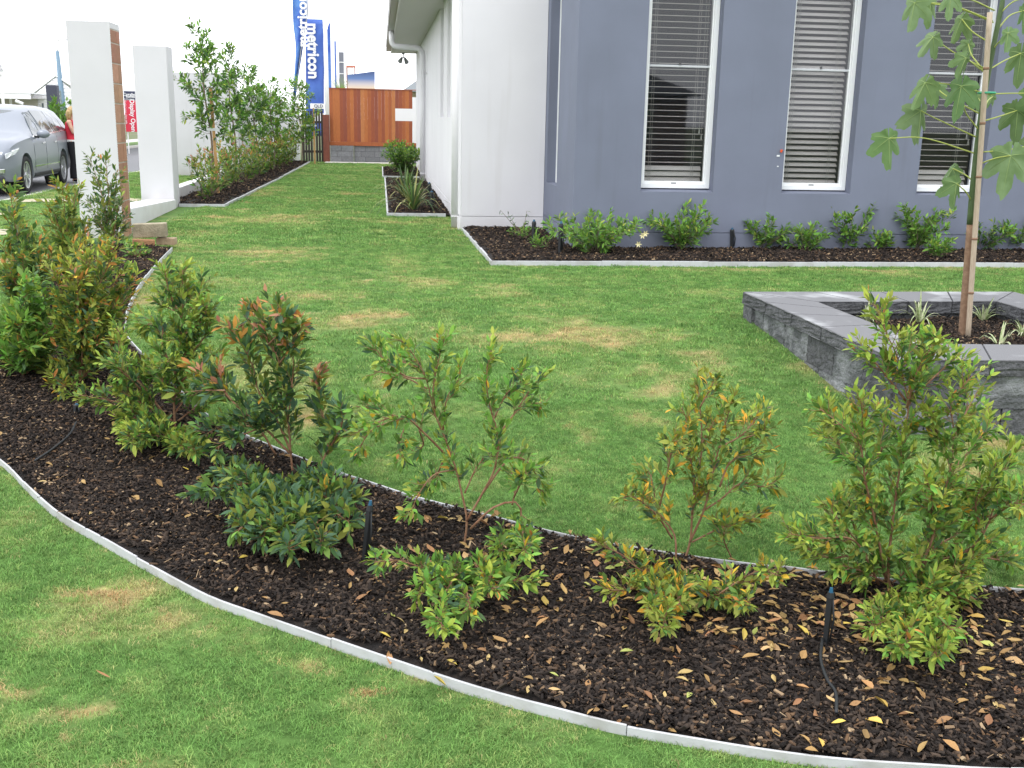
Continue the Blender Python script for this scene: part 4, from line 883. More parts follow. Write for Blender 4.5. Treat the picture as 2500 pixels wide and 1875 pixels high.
# fifth, broad pyramid
b5, s5 = traced((950, 1600), 0, 350, 2.2117, dcl([
    [(950, 1610), (940, 1400), (960, 1200), (985, 950), (985, 800), (985, 685)], [(985, 950), (920, 820), (890, 690)], [(985, 950), (1060, 850), (1090, 755)], [(960, 1200), (1080, 1080), (1150, 960)], [(950, 1250), (880, 1100), (870, 980), (760, 980)], [(970, 1050), (1090, 960), (1120, 880)],
    [(930, 1500), (800, 1430), (600, 1390), (415, 1355)], [(900, 1480), (760, 1300), (650, 1180), (640, 1010)], [(760, 1330), (680, 1250), (600, 1180)], [(960, 1500), (1060, 1420), (1150, 1330)], [(930, 1600), (850, 1580), (680, 1560)], [(940, 1600), (1000, 1640), (1060, 1650)], [(960, 1250), (1000, 1100), (940, 1050)],
    [(960, 1300), (1080, 1200), (1170, 1130)], [(940, 1380), (840, 1240), (780, 1180)], [(880, 1460), (760, 1400), (640, 1330)], [(930, 1540), (820, 1520), (720, 1480)], [(950, 1400), (880, 1300), (900, 1180)], [(970, 900), (930, 900), (880, 860)], [(950, 1450), (1030, 1330), (1060, 1260)], [(800, 1430), (720, 1460), (640, 1500)], [(870, 1500), (780, 1560), (700, 1610)]]), .25)
plant('shrub', b5, 'broad pyramid-shaped green shrub, fifth from the right in the foreground', 'shrub', s5, [('mid', 6), ('dark', 2.2), ('blue', .8), ('olive', 2), ('bright', 1)], [('lime', 5), ('olive', 3.5), ('bright', 1.5), ('mid', 1)], 'foreground shrubs in the curved bed', single=300, leaf=.060, dens=2.7, t0=.2, step=.028, twig=(.05, .13), pair=.018, r0=.011)

def fan(base_px, tips_px, spread=.28, up=None):
    """stems fanning from one base to surveyed tips"""
    b = gp(base_px[0]/2.2117, 350+base_px[1]/2.2117); b[2] = float(front_z(b[0], b[1])); st = []
    seq = [0, -.6, .7, -.25, .9, -.9, .4, 1, -.4, .2, -1, .75]
    for i, (x, y) in enumerate(tips_px):
        t = at(x/2.2117, 350+y/2.2117, b[1]+spread*seq[i % 12]); t[2] = max(t[2], b[2]+.05)
        mid = b+(t-b)*np.array([.42, .42, .6]); st.append(catmull([b, mid, t], 12))
    return b, st
bA, sA = fan((130, 1290), [(60, 900), (130, 745), (200, 745), (250, 830), (25, 1060), (100, 960), (215, 900), (300, 880), (50, 1190), (190, 1240), (150, 1090), (0, 1000), (10, 1120), (260, 1010), (310, 1080), (90, 1040)])
plant('shrub', bA, 'low fresh-green shrub at the left edge of the foreground bed', 'shrub', sA, [('bright', 3), ('mid', 4), ('dark', 2)], [('bright', 4), ('lime', 2), ('mid', 2), ('orange', .4)], 'foreground shrubs in the curved bed', single=260, leaf=.080, dens=2.7, t0=.15, step=.035, twig=(.06, .14), pair=.022, r0=.010)
bB, sB = fan((440, 1330), [(290, 690), (370, 640), (430, 545), (490, 600), (550, 560), (620, 575), (655, 690), (735, 730), (520, 850), (350, 850), (480, 930), (650, 940), (300, 970), (560, 1060), (380, 1250), (640, 1050), (580, 680), (420, 720), (690, 830), (240, 1240), (300, 1330), (500, 1200), (330, 1420), (600, 880)])
plant('shrub', bB, 'dense shrub crowned with yellow-orange new growth, left foreground', 'shrub', sB, [('mid', 4), ('dark', 3), ('olive', 3), ('blue', 1)], [('olive', 4), ('orange', 1.5), ('lime', 4), ('yellow', .9), ('pink', .3)], 'foreground shrubs in the curved bed', single=300, leaf=.066, dens=3.0, t0=.18, step=.034, twig=(.06, .14), pair=.022, r0=.011)
bC, sC = fan((150, 960), [(50, 245), (72, 385), (100, 485), (20, 565), (15, 655), (60, 720), (150, 480), (200, 510), (230, 620), (290, 600), (120, 600), (180, 700), (250, 720), (10, 760)], .3)
plant('shrub', bC, 'shrub with one tall red-tipped spike at the left picture edge', 'shrub', sC, [('mid', 4), ('dark', 3), ('blue', 2)], [('olive', 3), ('orange', 1.6), ('mid', 3), ('lime', 1)], 'foreground shrubs in the curved bed', single=200, leaf=.080, dens=2.2, t0=.2, step=.040, twig=(.06, .15), pair=.025, r0=.011)
bD, sD = fan((390, 790), [(275, 330), (335, 225), (268, 405), (350, 395), (400, 365), (480, 425), (440, 490), (250, 520), (330, 500), (410, 245), (370, 560), (470, 560), (300, 600), (440, 620)], .3)
plant('shrub', bD, 'olive-green shrub with red shoots left of the nearer pier', 'shrub', sD, [('mid', 3), ('dark', 3), ('olive', 3)], [('olive', 4), ('orange', 1.4), ('lime', 1.5), ('mid', 2)], 'foreground shrubs in the curved bed', single=200, leaf=.082, dens=2.2, t0=.2, step=.045, twig=(.07, .16), pair=.028, r0=.011)
bE, sE = fan((610, 600), [(485, 80), (570, 78), (530, 210), (632, 160), (600, 280), (655, 310), (685, 380), (475, 310), (560, 360), (675, 440), (600, 470), (540, 440), (640, 520), (500, 400)], .3)
plant('shrub', bE, 'dark shrub with grey-green twiggy top in front of the nearer pier', 'shrub', sE, [('dark', 4), ('mid', 3), ('olive', 1.5)], [('grey', 4), ('olive', 2.5), ('mid', 2), ('orange', .3)], 'foreground shrubs in the curved bed', leaf=.085, dens=1.5, t0=.28, step=.050, twig=(.07, .17), pair=.03, r0=.011)
bF, sF = fan((740, 640), [(690, 570), (740, 545), (785, 585), (760, 600), (700, 620), (720, 560)], .15)
plant('shrub', bF, 'small low green shrub beside the loose bricks', 'shrub', sF, [('mid', 4), ('dark', 2)], [('bright', 3), ('lime', 2)], leaf=.075, t0=.15, step=.05, twig=(.05, .12), pair=.03)

# ------------------------------------------------------------------ sprinkler risers
BLACKP = mat('black plastic', (.02, .022, .024), .5); BLUEP = mat('blue nozzle', (.02, .10, .18), .4)
def riser(name, base, top, label, tube=None, w_=.012, group='sprinkler stakes'):
    base = np.asarray(base); top = np.asarray(top); r = thing(name, base, label, 'sprinkler', group); h = top[2]-base[2]; d = top-base
    mb = MB(); mb.tube([base, base+d*.85], [w_*.9, w_*1.25], 4); mb.build('stake', BLACKP, r)
    MB().tube([base+d*.15+[w_*.9, -w_*.8, 0], base+d*.5+[w_*1.5, -w_*.9, 0], base+d*.84+[w_*.6, -w_*.5, 0]], w_*.35, 6).build('feed_tube', BLACKP, r, smooth=True)
    MB().tube([base+d*.85, base+d*.93], [w_*1.3, w_*1.0], 8).build('collar', BLACKP, r); MB().tube([base+d*.93, top], [w_*.7, w_*.5], 8).build('nozzle', BLUEP, r)
    if tube is not None: MB().tube(catmull(tube, 24), .006, 6).build('hose', BLACKP, r, smooth=True)
def rp(bx, by, tx, ty): b = gp(bx, by); b[2] = float(front_z(b[0], b[1]))-.01; return b, at(tx, ty, b[1])
b_, t_ = rp(888, 1392, 905, 1222); riser('sprinkler_riser', b_, t_, 'black sprinkler stake with blue nozzle beside the dark-skirted shrub', w_=.0115)
b_, t_ = rp(2012, 1600, 2030, 1435); riser('sprinkler_riser', b_, t_, 'black sprinkler stake with trailing hose, nearest the camera', w_=.0115, tube=[gp(px_, py_, .065) for px_, py_ in ((2008, 1560), (2004, 1610), (2020, 1660), (2040, 1690), (2042, 1740))])
b_, t_ = rp(185, 1030, 188, 985); riser('sprinkler_riser', b_, t_, 'black sprinkler with hose under the left foreground shrubs', w_=.014, tube=[gp(px_, py_, .065) for px_, py_ in ((186, 1030), (170, 1060), (130, 1095), (85, 1125))])
for (bx, by), (tx, ty), lb in (((1302, 606), (1304, 536), 'left of the slate blue corner'), ((1366, 632), (1370, 540), 'in front of the slate blue corner'), ((1786, 618), (1788, 556), 'between the first and middle windows'), ((2270, 614), (2275, 558), 'under the window behind the tree')):
    b = gp(bx, by); b[2] = .045; riser('sprinkler_riser', b, at(tx, ty, b[1]), 'black sprinkler stake in the house bed '+lb, w_=.022)
for q, (bx, by) in enumerate(((1048, 492), (1054, 512))):
    b = gp(bx, by); b[2] = .04; riser('sprinkler_riser', b, b+[0, 0, .32-.04*q], ('taller', 'shorter')[q]+' black sprinkler behind the strappy plant', w_=.03)

# ------------------------------------------------------------------ plants under the windows
for i, (bx, by, h_, sp, n_, lb) in enumerate([(1275, 592, .22, .2, 6, 'small dark-leaved plant against the white wall'), (1315, 622, .22, .15, 6, 'low plant with broad leaves at the slate blue corner'), (1455, 628, .50, .62, 17, 'spreading green bush with cream flowers left of the first window'),
        (1660, 622, .58, .42, 15, 'upright green bush under the first window'), (1858, 618, .42, .40, 13, 'rounded green bush between first and middle windows'), (1965, 622, .32, .32, 9, 'small green bush under the left edge of the middle window'), (2065, 618, .62, .36, 13, 'tall airy bush under the right edge of the middle window'),
        (2150, 622, .24, .2, 7, 'small low bush right of the middle window'), (2235, 622, .62, .42, 14, 'leafy bush left of the window behind the tree'), (2290, 645, .30, .2, 7, 'low sprawling bush in front of the bed behind the tree'), (2395, 620, .42, .38, 13, 'dense dark bush behind the bamboo stake'), (2480, 620, .48, .3, 10, 'green bush at the right picture edge')]):
    b = gp(bx, by); b[2] = .04
    st = random_stems(b, h_, sp, n_)
    kw = dict(leaf=.088, dens=1.6, t0=.12, step=.055, twig=(.05, .13), pair=.026, r0=.006, tmpl=LT3)
    if i < 2: kw.update(leaf=.06, step=.07)
    r = plant('garden_bush', b, lb, 'bush', st, [('bright', 4), ('mid', 4), ('dark', 1.5)] if i != 10 else [('dark', 4), ('mid', 4)], [('bright', 5), ('lime', 1.5), ('mid', 2)], 'bushes in the bed under the windows', bark=BARK_G, **kw)
    if i == 2:
        PET = mat('cream petal', (.75, .68, .38), .6)
        for fx, fy in ((1575, 570), (1558, 596), (1568, 575)):
            c = at(fx, fy, b[1]-.12); fl = MB()
            for q in range(6):
                a = q*pi/3; Rm = leaf_frame(np.array([cos(a), -.6, sin(a)]), np.array([0, -1., .2])); fl.add((LT3[0]@(Rm*.045).T)+c, LT3[1])
            fl.build('flower', PET, r)
    if i == 0:
        wd = MB(); lv = []
        for tx, ty in ((1222, 513), (1240, 523), (1262, 560), (1286, 515)):
            P = catmull([b+[.0, 0, .05], (b+at(tx, ty, b[1]))*.5+[0, 0, .02], at(tx, ty, b[1])], 8); wd.tube(P, np.linspace(.005, .002, 8), 5)
            for q in P[3:]: lv.append((q, leaf_frame(rng.normal(size=3)+UP*.6, UP+rng.normal(size=3)*.4), .06, LEAF_NAMES.index(random.choice(['mid', 'dark', 'blue']))))
        wd.build('shoot', BARK_G, r); link('shoot_leaves', leaves_mesh(lv, LEAF_MATS, 'shoot_leaves', LT3, b), r)

# strap-leaved plants
def strappy(name, base, label, cat, n, L_, mats, wd=.012, group=None, stripe=None, spread=1.):
    r = thing(name, base, label, cat, group); b = np.asarray(base)
    for k in range(n):
        a = random.uniform(0, 2*pi); ln = L_*random.uniform(.55, 1.1); lean = random.uniform(.25, 1.)*spread; u = np.array([cos(a), sin(a), 0]); s = np.array([-sin(a), cos(a), 0]); V = []; V2 = []
        for i in range(7):
            t = i/6; p = u*(.015+ln*lean*(t**1.25)*.75)+UP*ln*(t*(1.05-.45*lean)-t*t*t*.62*lean); w2 = wd*(1-t**2.2)*.5+.0005
            V += [p-s*w2, p+s*w2+UP*0, p]; V2 += [p-s*w2*.42+UP*.0015, p+s*w2*.42+UP*.0015]
        mb = MB(); mb.add([q+b for q in V], [f for i in range(6) for f in ((3*i, 3*i+2, 3*i+5, 3*i+3), (3*i+2, 3*i+1, 3*i+4, 3*i+5))]); 
        mb.build('strap_leaf', random.choice(mats), r, smooth=True)
        if stripe: pass
    return r
VAR = [mat('striped leaf cream', (.55, .56, .36), .5, (.30, .40, .16), 90, (.4, .6), stretch=(1, 1, .05), transl=.2), mat('striped leaf pale', (.62, .62, .44), .5, (.36, .46, .2), 70, transl=.2), mat('striped leaf green', (.24, .34, .12), .5, (.45, .5, .28), 60, transl=.2)]
for i, (bx, by, lb) in enumerate([(2120, 785, 'spiky cream-striped grass plant at the left inside the planter'), (2245, 788, 'spiky cream-striped grass plant left of the trunk in the planter'), (2400, 782, 'spiky cream-striped grass plant right of the bamboo stake'), (2500, 822, 'spiky cream-striped grass plant at the right edge in the planter'), (2440, 845, 'low cream-striped grass plant near the front cap of the planter')]):
    v = _ray(bx, by); t = (.07-H_CAM)/v[2]; b = np.array([v[0]*t, v[1]*t, .06]); strappy('striped_grass', b, lb, 'grass plant', 24 if i < 4 else 12, .27 if i != 1 else .34, VAR, .016, 'striped grasses in the planter')
STR = [mat('strap leaf green', (.13, .22, .06), .5, rand=.2, transl=.2), mat('strap leaf yellow', (.36, .36, .13), .5, rand=.2, transl=.2), mat('strap leaf dark', (.09, .15, .06), .5, rand=.2, transl=.2)]
strappy('strap_plant', (.52, 17.75, .04), 'fountain-like strappy plant with yellow edges, front of the side bed', 'plant', 70, 1.0, STR, .032, spread=1.15)
strappy('strap_plant', (.45, 20.6, .04), 'strappy green plant behind the first one in the side bed', 'plant', 50, .95, STR, .036, spread=1.0)
strappy('strap_plant', (.60, 24.2, .04), 'farthest strappy plant in the side bed by the downpipe', 'plant', 36, .7, [STR[0], STR[2]], .04, spread=1.0)
b = np.array([.62, 30.6, .03]); plant('round_bush', b, 'round dense green bush in the bed before the timber fence', 'bush', random_stems(b, .95, .62, 34), [('mid', 4), ('bright', 3), ('dark', 3)], [('bright', 4), ('lime', 2), ('mid', 3)], bark=BARK_G, leaf=.12, dens=1.6, t0=.1, step=.09, twig=(.08, .2), pair=.045, tmpl=LT2)

# ------------------------------------------------------------------ hedge: staked young trees over red-tipped shrubs
ORD = ['nearest', 'second', 'third', 'fourth', 'fifth', 'sixth', 'seventh', 'eighth', 'ninth', 'tenth', 'eleventh', 'twelfth', 'thirteenth', 'fourteenth']
STAKE = mat('pale timber stake', (.50, .30, .12), .8, (.42, .24, .1), 10, stretch=(8, 8, 1)); TIE = mat('white tie', (.7, .72, .72), .6)
def young_tree(base, h, crown_r, h0, label, n, leaf=.11, stake=None, pal=None):
    b = np.asarray(base, float); r = thing('young_tree', b, label, 'tree', 'staked young trees along the white wall'); wd = MB(); top = b+[random.uniform(-.1, .1), random.uniform(-.1, .1), h*.94]
    T = catmull([b, b+(top-b)*.35+[.05, 0, 0], b+(top-b)*.7+[-.03, 0, 0], top], 18); wd.tube(T, np.linspace(.026, .006, 18), 7); wd.build('trunk', BARK_G, r, smooth=True); lm = MB(); st = []
    for k in range(n):
        f = k/(n-1); z = h0+(h-h0)*f*.9; c = np.array([np.interp(z, T[:, 2]-b[2], T[:, 0]), np.interp(z, T[:, 2]-b[2], T[:, 1]), b[2]+z]); a = k*2.4+random.uniform(-.5, .5); rr = crown_r*(1-.5*abs(f-.42)/.58)*random.uniform(.45, 1.08)
        e = c+[cos(a)*rr, sin(a)*rr, random.uniform(.02, .28)*(h-h0)*.6]; st.append(catmull([c, c+(e-c)*[.5, .5, .35], e], 7))
    lv = grow(st, pal or [('mid', 4), ('dark', 4), ('bright', 2)], [('bright', 4), ('lime', 2), ('mid', 3)], wood=lm, leaf=leaf*1.2, dens=2.0, t0=.10, step=.07, twig=(.08, .2), pair=.045, r0=.008)
    lm.build('limbs', BARK_G, r, smooth=True); link('crown', leaves_mesh(lv, LEAF_MATS, 'crown', LT3, b), r)
    if stake:
        so = MB(); sb = b+np.array([stake[0], -.06, 0]); so.hexa([tuple(sb+np.array([dx, dy, 0])) for dx, dy in ((-.025, -.025), (.025, -.025), (.025, .025), (-.025, .025))]+[tuple(sb+np.array([dx+stake[2], dy, stake[1]])) for dx, dy in ((-.025, -.025), (.025, -.025), (.025, .025), (-.025, .025))])
        o = so.build('garden_stake', STAKE); tag(o, 'timber stake supporting the '+label, 'stake', 'timber stakes in the hedge')
        MB().box(b[0]-.04, sb[0]+.07, b[1]-.1, b[1]+.02, 1.22, 1.27).build('tie', TIE, r)
young_tree((-3.18, 21.2, .04), 2.98, .55, 1.05, 'young glossy-leaved tree nearest the farther pier', 26, stake=(.12, 1.95, -.06))
young_tree((-3.15, 24.3, .04), 2.75, .55, .95, 'second young tree from the farther pier', 24, .115)
young_tree((-3.05, 27.4, .04), 2.55, .62, .85, 'third young tree from the farther pier', 26, .12)
young_tree((-2.95, 31.0, .04), 2.35, .62, .8, 'fourth young tree from the farther pier', 24, .125, pal=[('bright', 3), ('mid', 4), ('lime', 1)])
young_tree((-2.55, 36.2, .04), 2.55, .72, .6, 'young tree in front of the slat fence at the far corner', 30, .125, stake=(.42, 1.75, 0), pal=[('bright', 3), ('mid', 5), ('lime', 1)])
for i, y in enumerate((19.6, 20.7, 21.8, 22.9, 24.0, 25.2, 26.6, 28.1, 29.7, 31.4, 33.2, 35.0, 36.8)):
    b = np.array([-3.12+.02*i+random.uniform(-.08, .08), y, .04]); h_ = random.uniform(.95, 1.2)*(.85 if i == 0 else 1)
    plant('hedge_shrub', b, ORD[i]+' red-tipped hedge shrub from the farther pier', 'shrub', random_stems(b, h_, .36, 10, curve=.75), [('olive', 3), ('mid', 4), ('dark', 2), ('bright', 1.5)], [('olive', 2), ('mid', 3), ('orange', 1.1), ('pink', 1.2), ('lime', 1.5)], 'red-tipped shrubs along the white wall', bark=BARK_G, leaf=.115 if i < 6 else .13, dens=(1.0 if i < 6 else 1.5), t0=.12, step=.085 if i < 6 else .12, twig=(.05, .12), pair=.04, tmpl=LT3 if i < 5 else LT2)

# ------------------------------------------------------------------ staked tree in the planter
YT = 7.15; LB = [mat('lobed leaf', (.14, .235, .085), .6, (.11, .19, .06), 14, rand=.2, transl=.3), mat('lobed leaf pale', (.185, .28, .125), .6, (.14, .225, .085), 14, rand=.15, transl=.3)]
VEIN = mat('yellow green petiole', (.36, .42, .10), .5)
tb = at(2350, 818, YT); tb[2] = .05
tree = thing('young_tree', tb, 'young tree with big drooping lobed leaves in the raised planter', 'tree')
P = [tb-[0, 0, .05]]+[at(x_, y_, YT) for x_, y_ in ((2354, 740), (2361, 650), (2374, 480), (2388, 340), (2405, 220), (2430, 90), (2448, 0), (2462, -90), (2475, -200))]
TR = catmull(P, 44); nsp = 14
MB().tube(TR[:nsp], np.linspace(.027, .023, nsp), 10).build('trunk_base', mat('brown stem', (.27, .175, .11), .8, (.2, .12, .075), 30, bump=.3, bscale=90), tree, smooth=True); MB().tube(TR[nsp-1:], np.linspace(.024, .013, 44-nsp+1), 10).build('trunk', mat('green stem', (.055, .10, .03), .55, (.08, .12, .05), 25), tree, smooth=True)
sk = thing('bamboo_stake', at(2363, 830, YT-.06), 'bamboo stake tied to the young tree in the planter', 'stake'); S0, S1 = at(2363, 830, YT-.06), at(2417, 30, YT-.06); S0[2] = min(S0[2], .03)
BAM = mat('bamboo', (.47, .39, .29), .6, (.38, .30, .22), 20, stretch=(10, 10, 1)); nd = [0, .16, .33, .52, .68, .84, 1]
MB().tube(np.array([S0+(S1-S0)*t for t in np.linspace(0, 1, 20)]), .018, 12).build('cane', BAM, sk, smooth=True)
for t in nd[1:-1]: MB().tube([S0+(S1-S0)*(t-.004), S0+(S1-S0)*t, S0+(S1-S0)*(t+.004)], [.018, .0215, .018], 12).build('node', mat('bamboo node', (.22, .13, .08), .7), sk, smooth=True)
ti = at(2403, 227, YT); MB().tube(np.array([ti+[cos(a)*.045, sin(a)*.075-.03, 0] for a in np.linspace(0, 2*pi, 16)]), .007, 5).build('tie', mat('green tie', (.05, .35, .2), .5), tree)
def lobed(center, tipdir, size, M, par, droop=.75, roll=0.):
    """palmate leaf: seven toothed lobes around the petiole, blade hanging from its centre"""
    n = 84; lob = [-150, -105, -58, 0, 58, 105, 150]; ll = [.42, .68, .88, 1.0, .88, .68, .42]; ring = []
    for i in range(n):
        a = -175+350*i/(n-1); rr = 0
        for la, le in zip(lob, ll):
            d = abs(a-la); rr = max(rr, le*max(0, 1-(d/40)**2.0)); 
            for side, le2 in ((-15, .80), (15, .80)): rr = max(rr, le*le2*max(0, 1-(abs(a-la-side)/9)**1.3))
        rr = max(rr, .40); ring.append((radians(a), rr*random.uniform(.93, 1.05)))
    y = nrm(tipdir); x = nrm(np.cross(y, UP)+np.array([1e-3, 0, 0])); toc = nrm(np.array([0, 0, H_CAM])-center); z = nrm(toc-y*(toc@y)); x = np.cross(y, z)
    x, z = cos(roll)*x+sin(roll)*z, -sin(roll)*x+cos(roll)*z
    V = [np.array(center)]; rings = (.3, .55, .78, 1.0)
    ph = random.uniform(0, 6)
    for f in rings:
        for a, rr in ring:
            q = rr*f*size; u, v = sin(a)*q, cos(a)*q; s_ = q/size
            w_ = -.62*size*(abs(u)/size)**1.35*droop*1.5+.05*size*math.sin(5*a+ph)*s_+.035*size*math.cos(7*a)*s_
            V.append(np.array(center)+x*u*(1-.30*droop)+y*v+z*w_-UP*droop*.22*size*s_**2)
    Fs = [(0, 1+i, 2+i) for i in range(n-1)]
    for r_ in range(3):
        o_ = 1+r_*n; Fs += [(o_+i, o_+n+i, o_+n+i+1, o_+i+1) for i in range(n-1)]
    lf = MB().add(V, Fs).build('leaf', M, par, smooth=True); vm = MB()
    for la, le in zip(lob[1:-1], ll[1:-1]):
        a = radians(la); pts = []
        for s_ in (0, .25, .5, .8):
            q = le*s_*size; u, v = sin(a)*q, cos(a)*q; t_ = q/size; w_ = -.62*size*(abs(u)/size)**1.35*droop*1.5+.05*size*math.sin(5*a+ph)*t_+.035*size*math.cos(7*a)*t_
            pts.append(np.array(center)+x*u*(1-.30*droop)+y*v+z*(w_+.0022)-UP*droop*.22*size*t_**2)
        vm.tube(pts, [.0022, .0018, .0012, .0006], 4, cap=False)
    vm.build('veins', mat('leaf vein', (.26, .36, .12), .5), lf)
LV = [((640, 800), (640, 985), (1145, 890), (850, 800), -.1), ((825, 640), (800, 835), (1160, 800), (900, 680), .0), ((850, 478), (770, 635), (1180, 535), (1000, 490), -.15), ((912, 505), (905, 620), (1168, 660), (980, 560), .2), ((1060, 498), (1020, 700), (1160, 752), (1080, 640), -.22),
      ((1010, 975), (950, 1075), (1132, 1052), (1080, 1010), .1), ((1030, 1060), (1010, 1210), (1116, 1160), (1085, 1110), -.1), ((895, 215), (800, 325), (1200, 400), (1010, 300), -.2), ((1062, 110), (1000, 250), (1210, 240), (1120, 180), .1), ((1100, 255), (1060, 350), (1190, 410), (1120, 320), .2),
      ((1085, 335), (1030, 455), (1188, 415), (1130, 370), -.25), ((790, 15), (760, 190), (1240, 120), (1000, 30), -.1), ((880, 20), (870, 170), (1245, 130), (1050, 50), .15), ((1000, -20), (980, 120), (1250, 60), (1120, 0), -.2), ((1385, 638), (1370, 835), (1190, 700), (1290, 670), .1), ((1345, 900), (1290, 1150), (1176, 945), (1260, 915), -.12),
      ((1405, 308), (1380, 500), (1225, 400), (1310, 350), .15), ((1330, 190), (1320, 305), (1245, 280), (1290, 230), -.2), ((1425, 60), (1420, 195), (1270, 170), (1340, 90), .1), ((1240, 560), (1200, 625), (1195, 620), (1215, 580), .25), ((1440, -10), (1430, 110), (1280, 80), (1360, 10), -.1), ((1150, 560), (1160, 650), (1190, 640), (1170, 590), .3), ((1500, 540), (1490, 720), (1210, 545), (1350, 540), 0.), ((1500, 830), (1490, 1010), (1180, 880), (1340, 865), .0)]
for i, (c_, t_, s_, m_, dy) in enumerate(LV):
    f = lambda q, d: at(1900+q[0]/2.37, q[1]/2.37, YT+d)
    c, tip, st, md = f(c_, dy), f(t_, dy), f(s_, 0), f(m_, dy*.5); size = np.linalg.norm(tip-c)*.88
    MB().tube(catmull([st, md, c], 14), np.linspace(.0055, .0035, 14), 6).build('petiole', VEIN, tree, smooth=True)
    lobed(c, tip-c, size, LB[i % 2], tree, droop=random.uniform(.65, 1.1), roll=random.uniform(-.6, .6))

# ================================================================== STREET: CAR
def car():
    root = thing('parked_car', (-7.55, 24.0, -.075), 'silver grey family car parked on the street behind the nearer pier', 'car')
    PAINT = mat('silver grey paint', (.25, .275, .32), .36, metal=.25, coat=.2, spec=.4); TRIM = mat('dark plastic trim', (.03, .032, .035), .6); CHR = mat('chrome', (.75, .76, .78), .15, metal=1.)
    TYRE = mat('tyre rubber', (.02, .02, .022), .85); RIM = mat('alloy rim', (.62, .63, .65), .3, metal=.8); LAMP = mat('lamp lens', (.72, .75, .78), .12, spec=.8, coat=.5)
    GL = mat('car glass', (.055, .075, .085), .08, spec=.4, coat=.1)
    # stations along the car: y (front = -2.65), belt z, roof z, half widths (sill, belt, roof), bottom z
    ST = [(-2.62, .66, .70, .62, .66, .60, .34), (-2.50, .80, .84, .80, .82, .74, .26), (-2.2, .97, 1.03, .93, .92, .82, .24), (-1.6, 1.04, 1.11, .955, .95, .83, .24), (-1.18, 1.07, 1.17, .96, .96, .80, .24), (-.75, 1.06, 1.38, .96, .965, .70, .24), (-.35, 1.07, 1.60, .96, .965, .66, .24),
          (.1, 1.08, 1.68, .96, .965, .65, .24), (.8, 1.10, 1.70, .96, .965, .65, .24), (1.5, 1.13, 1.67, .955, .96, .64, .24), (2.0, 1.16, 1.65, .95, .945, .66, .26), (2.38, 1.17, 1.56, .93, .92, .66, .32), (2.55, 1.08, 1.14, .90, .90, .64, .36), (2.62, .8, .82, .84, .84, .64, .40)]
    SX = np.linspace(ST[0][0], ST[-1][0], 64); A = np.array(ST); I = [np.interp(SX, A[:, 0], A[:, k]) for k in range(1, 7)]
    for k in range(6):
        v = I[k].copy()
        for _ in range(3): v[1:-1] = (v[:-2]+2*v[1:-1]+v[2:])/4
        I[k] = v
    def section(i):
        zb, zr, ws, wb, wr, z0 = (I[k][i] for k in range(6)); zr = max(zr, zb+.03)
        half = [(ws*.55, z0-.0), (ws*.94, z0+.02), (ws, z0+.10), (ws+.012, .5*(z0+zb)), (wb, zb-.12), (wb*.985, zb), (wb+(wr-wb)*.5, zb+(zr-zb)*.5), (wr, zr-.06*(zr-zb)/.6), (wr*.86, zr), (0, zr+.025)]
        return half
    V = []; nc = 19
    for i, y in enumerate(SX):
        h = section(i); full = [(-a_, b_) for a_, b_ in h]+[(a_, b_) for a_, b_ in h[:-1][::-1]]
        V += [(-7.55+a_, 24.0+y, -.075+b_) for a_, b_ in full]
    mb = MB(); Fs = [(r*nc+c, r*nc+c+1, (r+1)*nc+c+1, (r+1)*nc+c) for r in range(63) for c in range(nc-1)]
    Fs += [tuple(range(nc)), tuple(range(63*nc, 64*nc))]+[(r*nc, r*nc+nc-1, (r+1)*nc+nc-1, (r+1)*nc) for r in range(63)]
    body = mb.add(V, Fs).build('body', PAINT, root, smooth=True)
    WY = (-1.62, 1.42); cutters = []
    for wy in WY:
        for sx in (-1, 1):
            c = bpy.data.objects.new('arch', MB().tube([(sx*.62, wy, .375), (sx*1.3, wy, .375)], .415, 32).mesh('arch', PAINT)); COL.objects.link(c); c.parent = root; cutters.append(c)
            md = body.modifiers.new('arch', 'BOOLEAN'); md.object = c; md.operation = 'DIFFERENCE'; md.solver = 'EXACT'
    bpy.context.view_layer.update(); dg = bpy.context.evaluated_depsgraph_get(); me = bpy.data.meshes.new_from_object(body.evaluated_get(dg)); body.modifiers.clear(); body.data = me
    for c in cutters: bpy.data.objects.remove(c)
    for p_ in me.polygons: p_.use_smooth = True
    md = body.modifiers.new('es', 'EDGE_SPLIT'); md.split_angle = radians(40)
    def side_x(y, z):
        i = int(np.clip(np.searchsorted(SX, y), 0, 63)); h = section(i); zs = [q[1] for q in h[1:9]]; return float(np.interp(z, zs, [q[0] for q in h[1:9]]))
    def side_patch(name, poly, M, off=.006, th=.01, sx=1, n=10, par=root):
        """polygon in (y,z) laid onto the body side"""
        bm = bmesh.new(); vs = [bm.verts.new((0, a_, b_)) for a_, b_ in poly]; bm.faces.new(vs); bmesh.ops.triangulate(bm, faces=bm.faces)
        for _ in range(2): bmesh.ops.subdivide_edges(bm, edges=bm.edges, cuts=1)
        for v in bm.verts: v.co.x = sx*(side_x(v.co.y, v.co.z)+off)
        me_ = bpy.data.meshes.new(name); bm.to_mesh(me_); bm.free(); me_.materials.append(M); o = link(name, me_, par)
        if par is root: pass
        sd_ = o.modifiers.new('th', 'SOLIDIFY'); sd_.thickness = th; return o
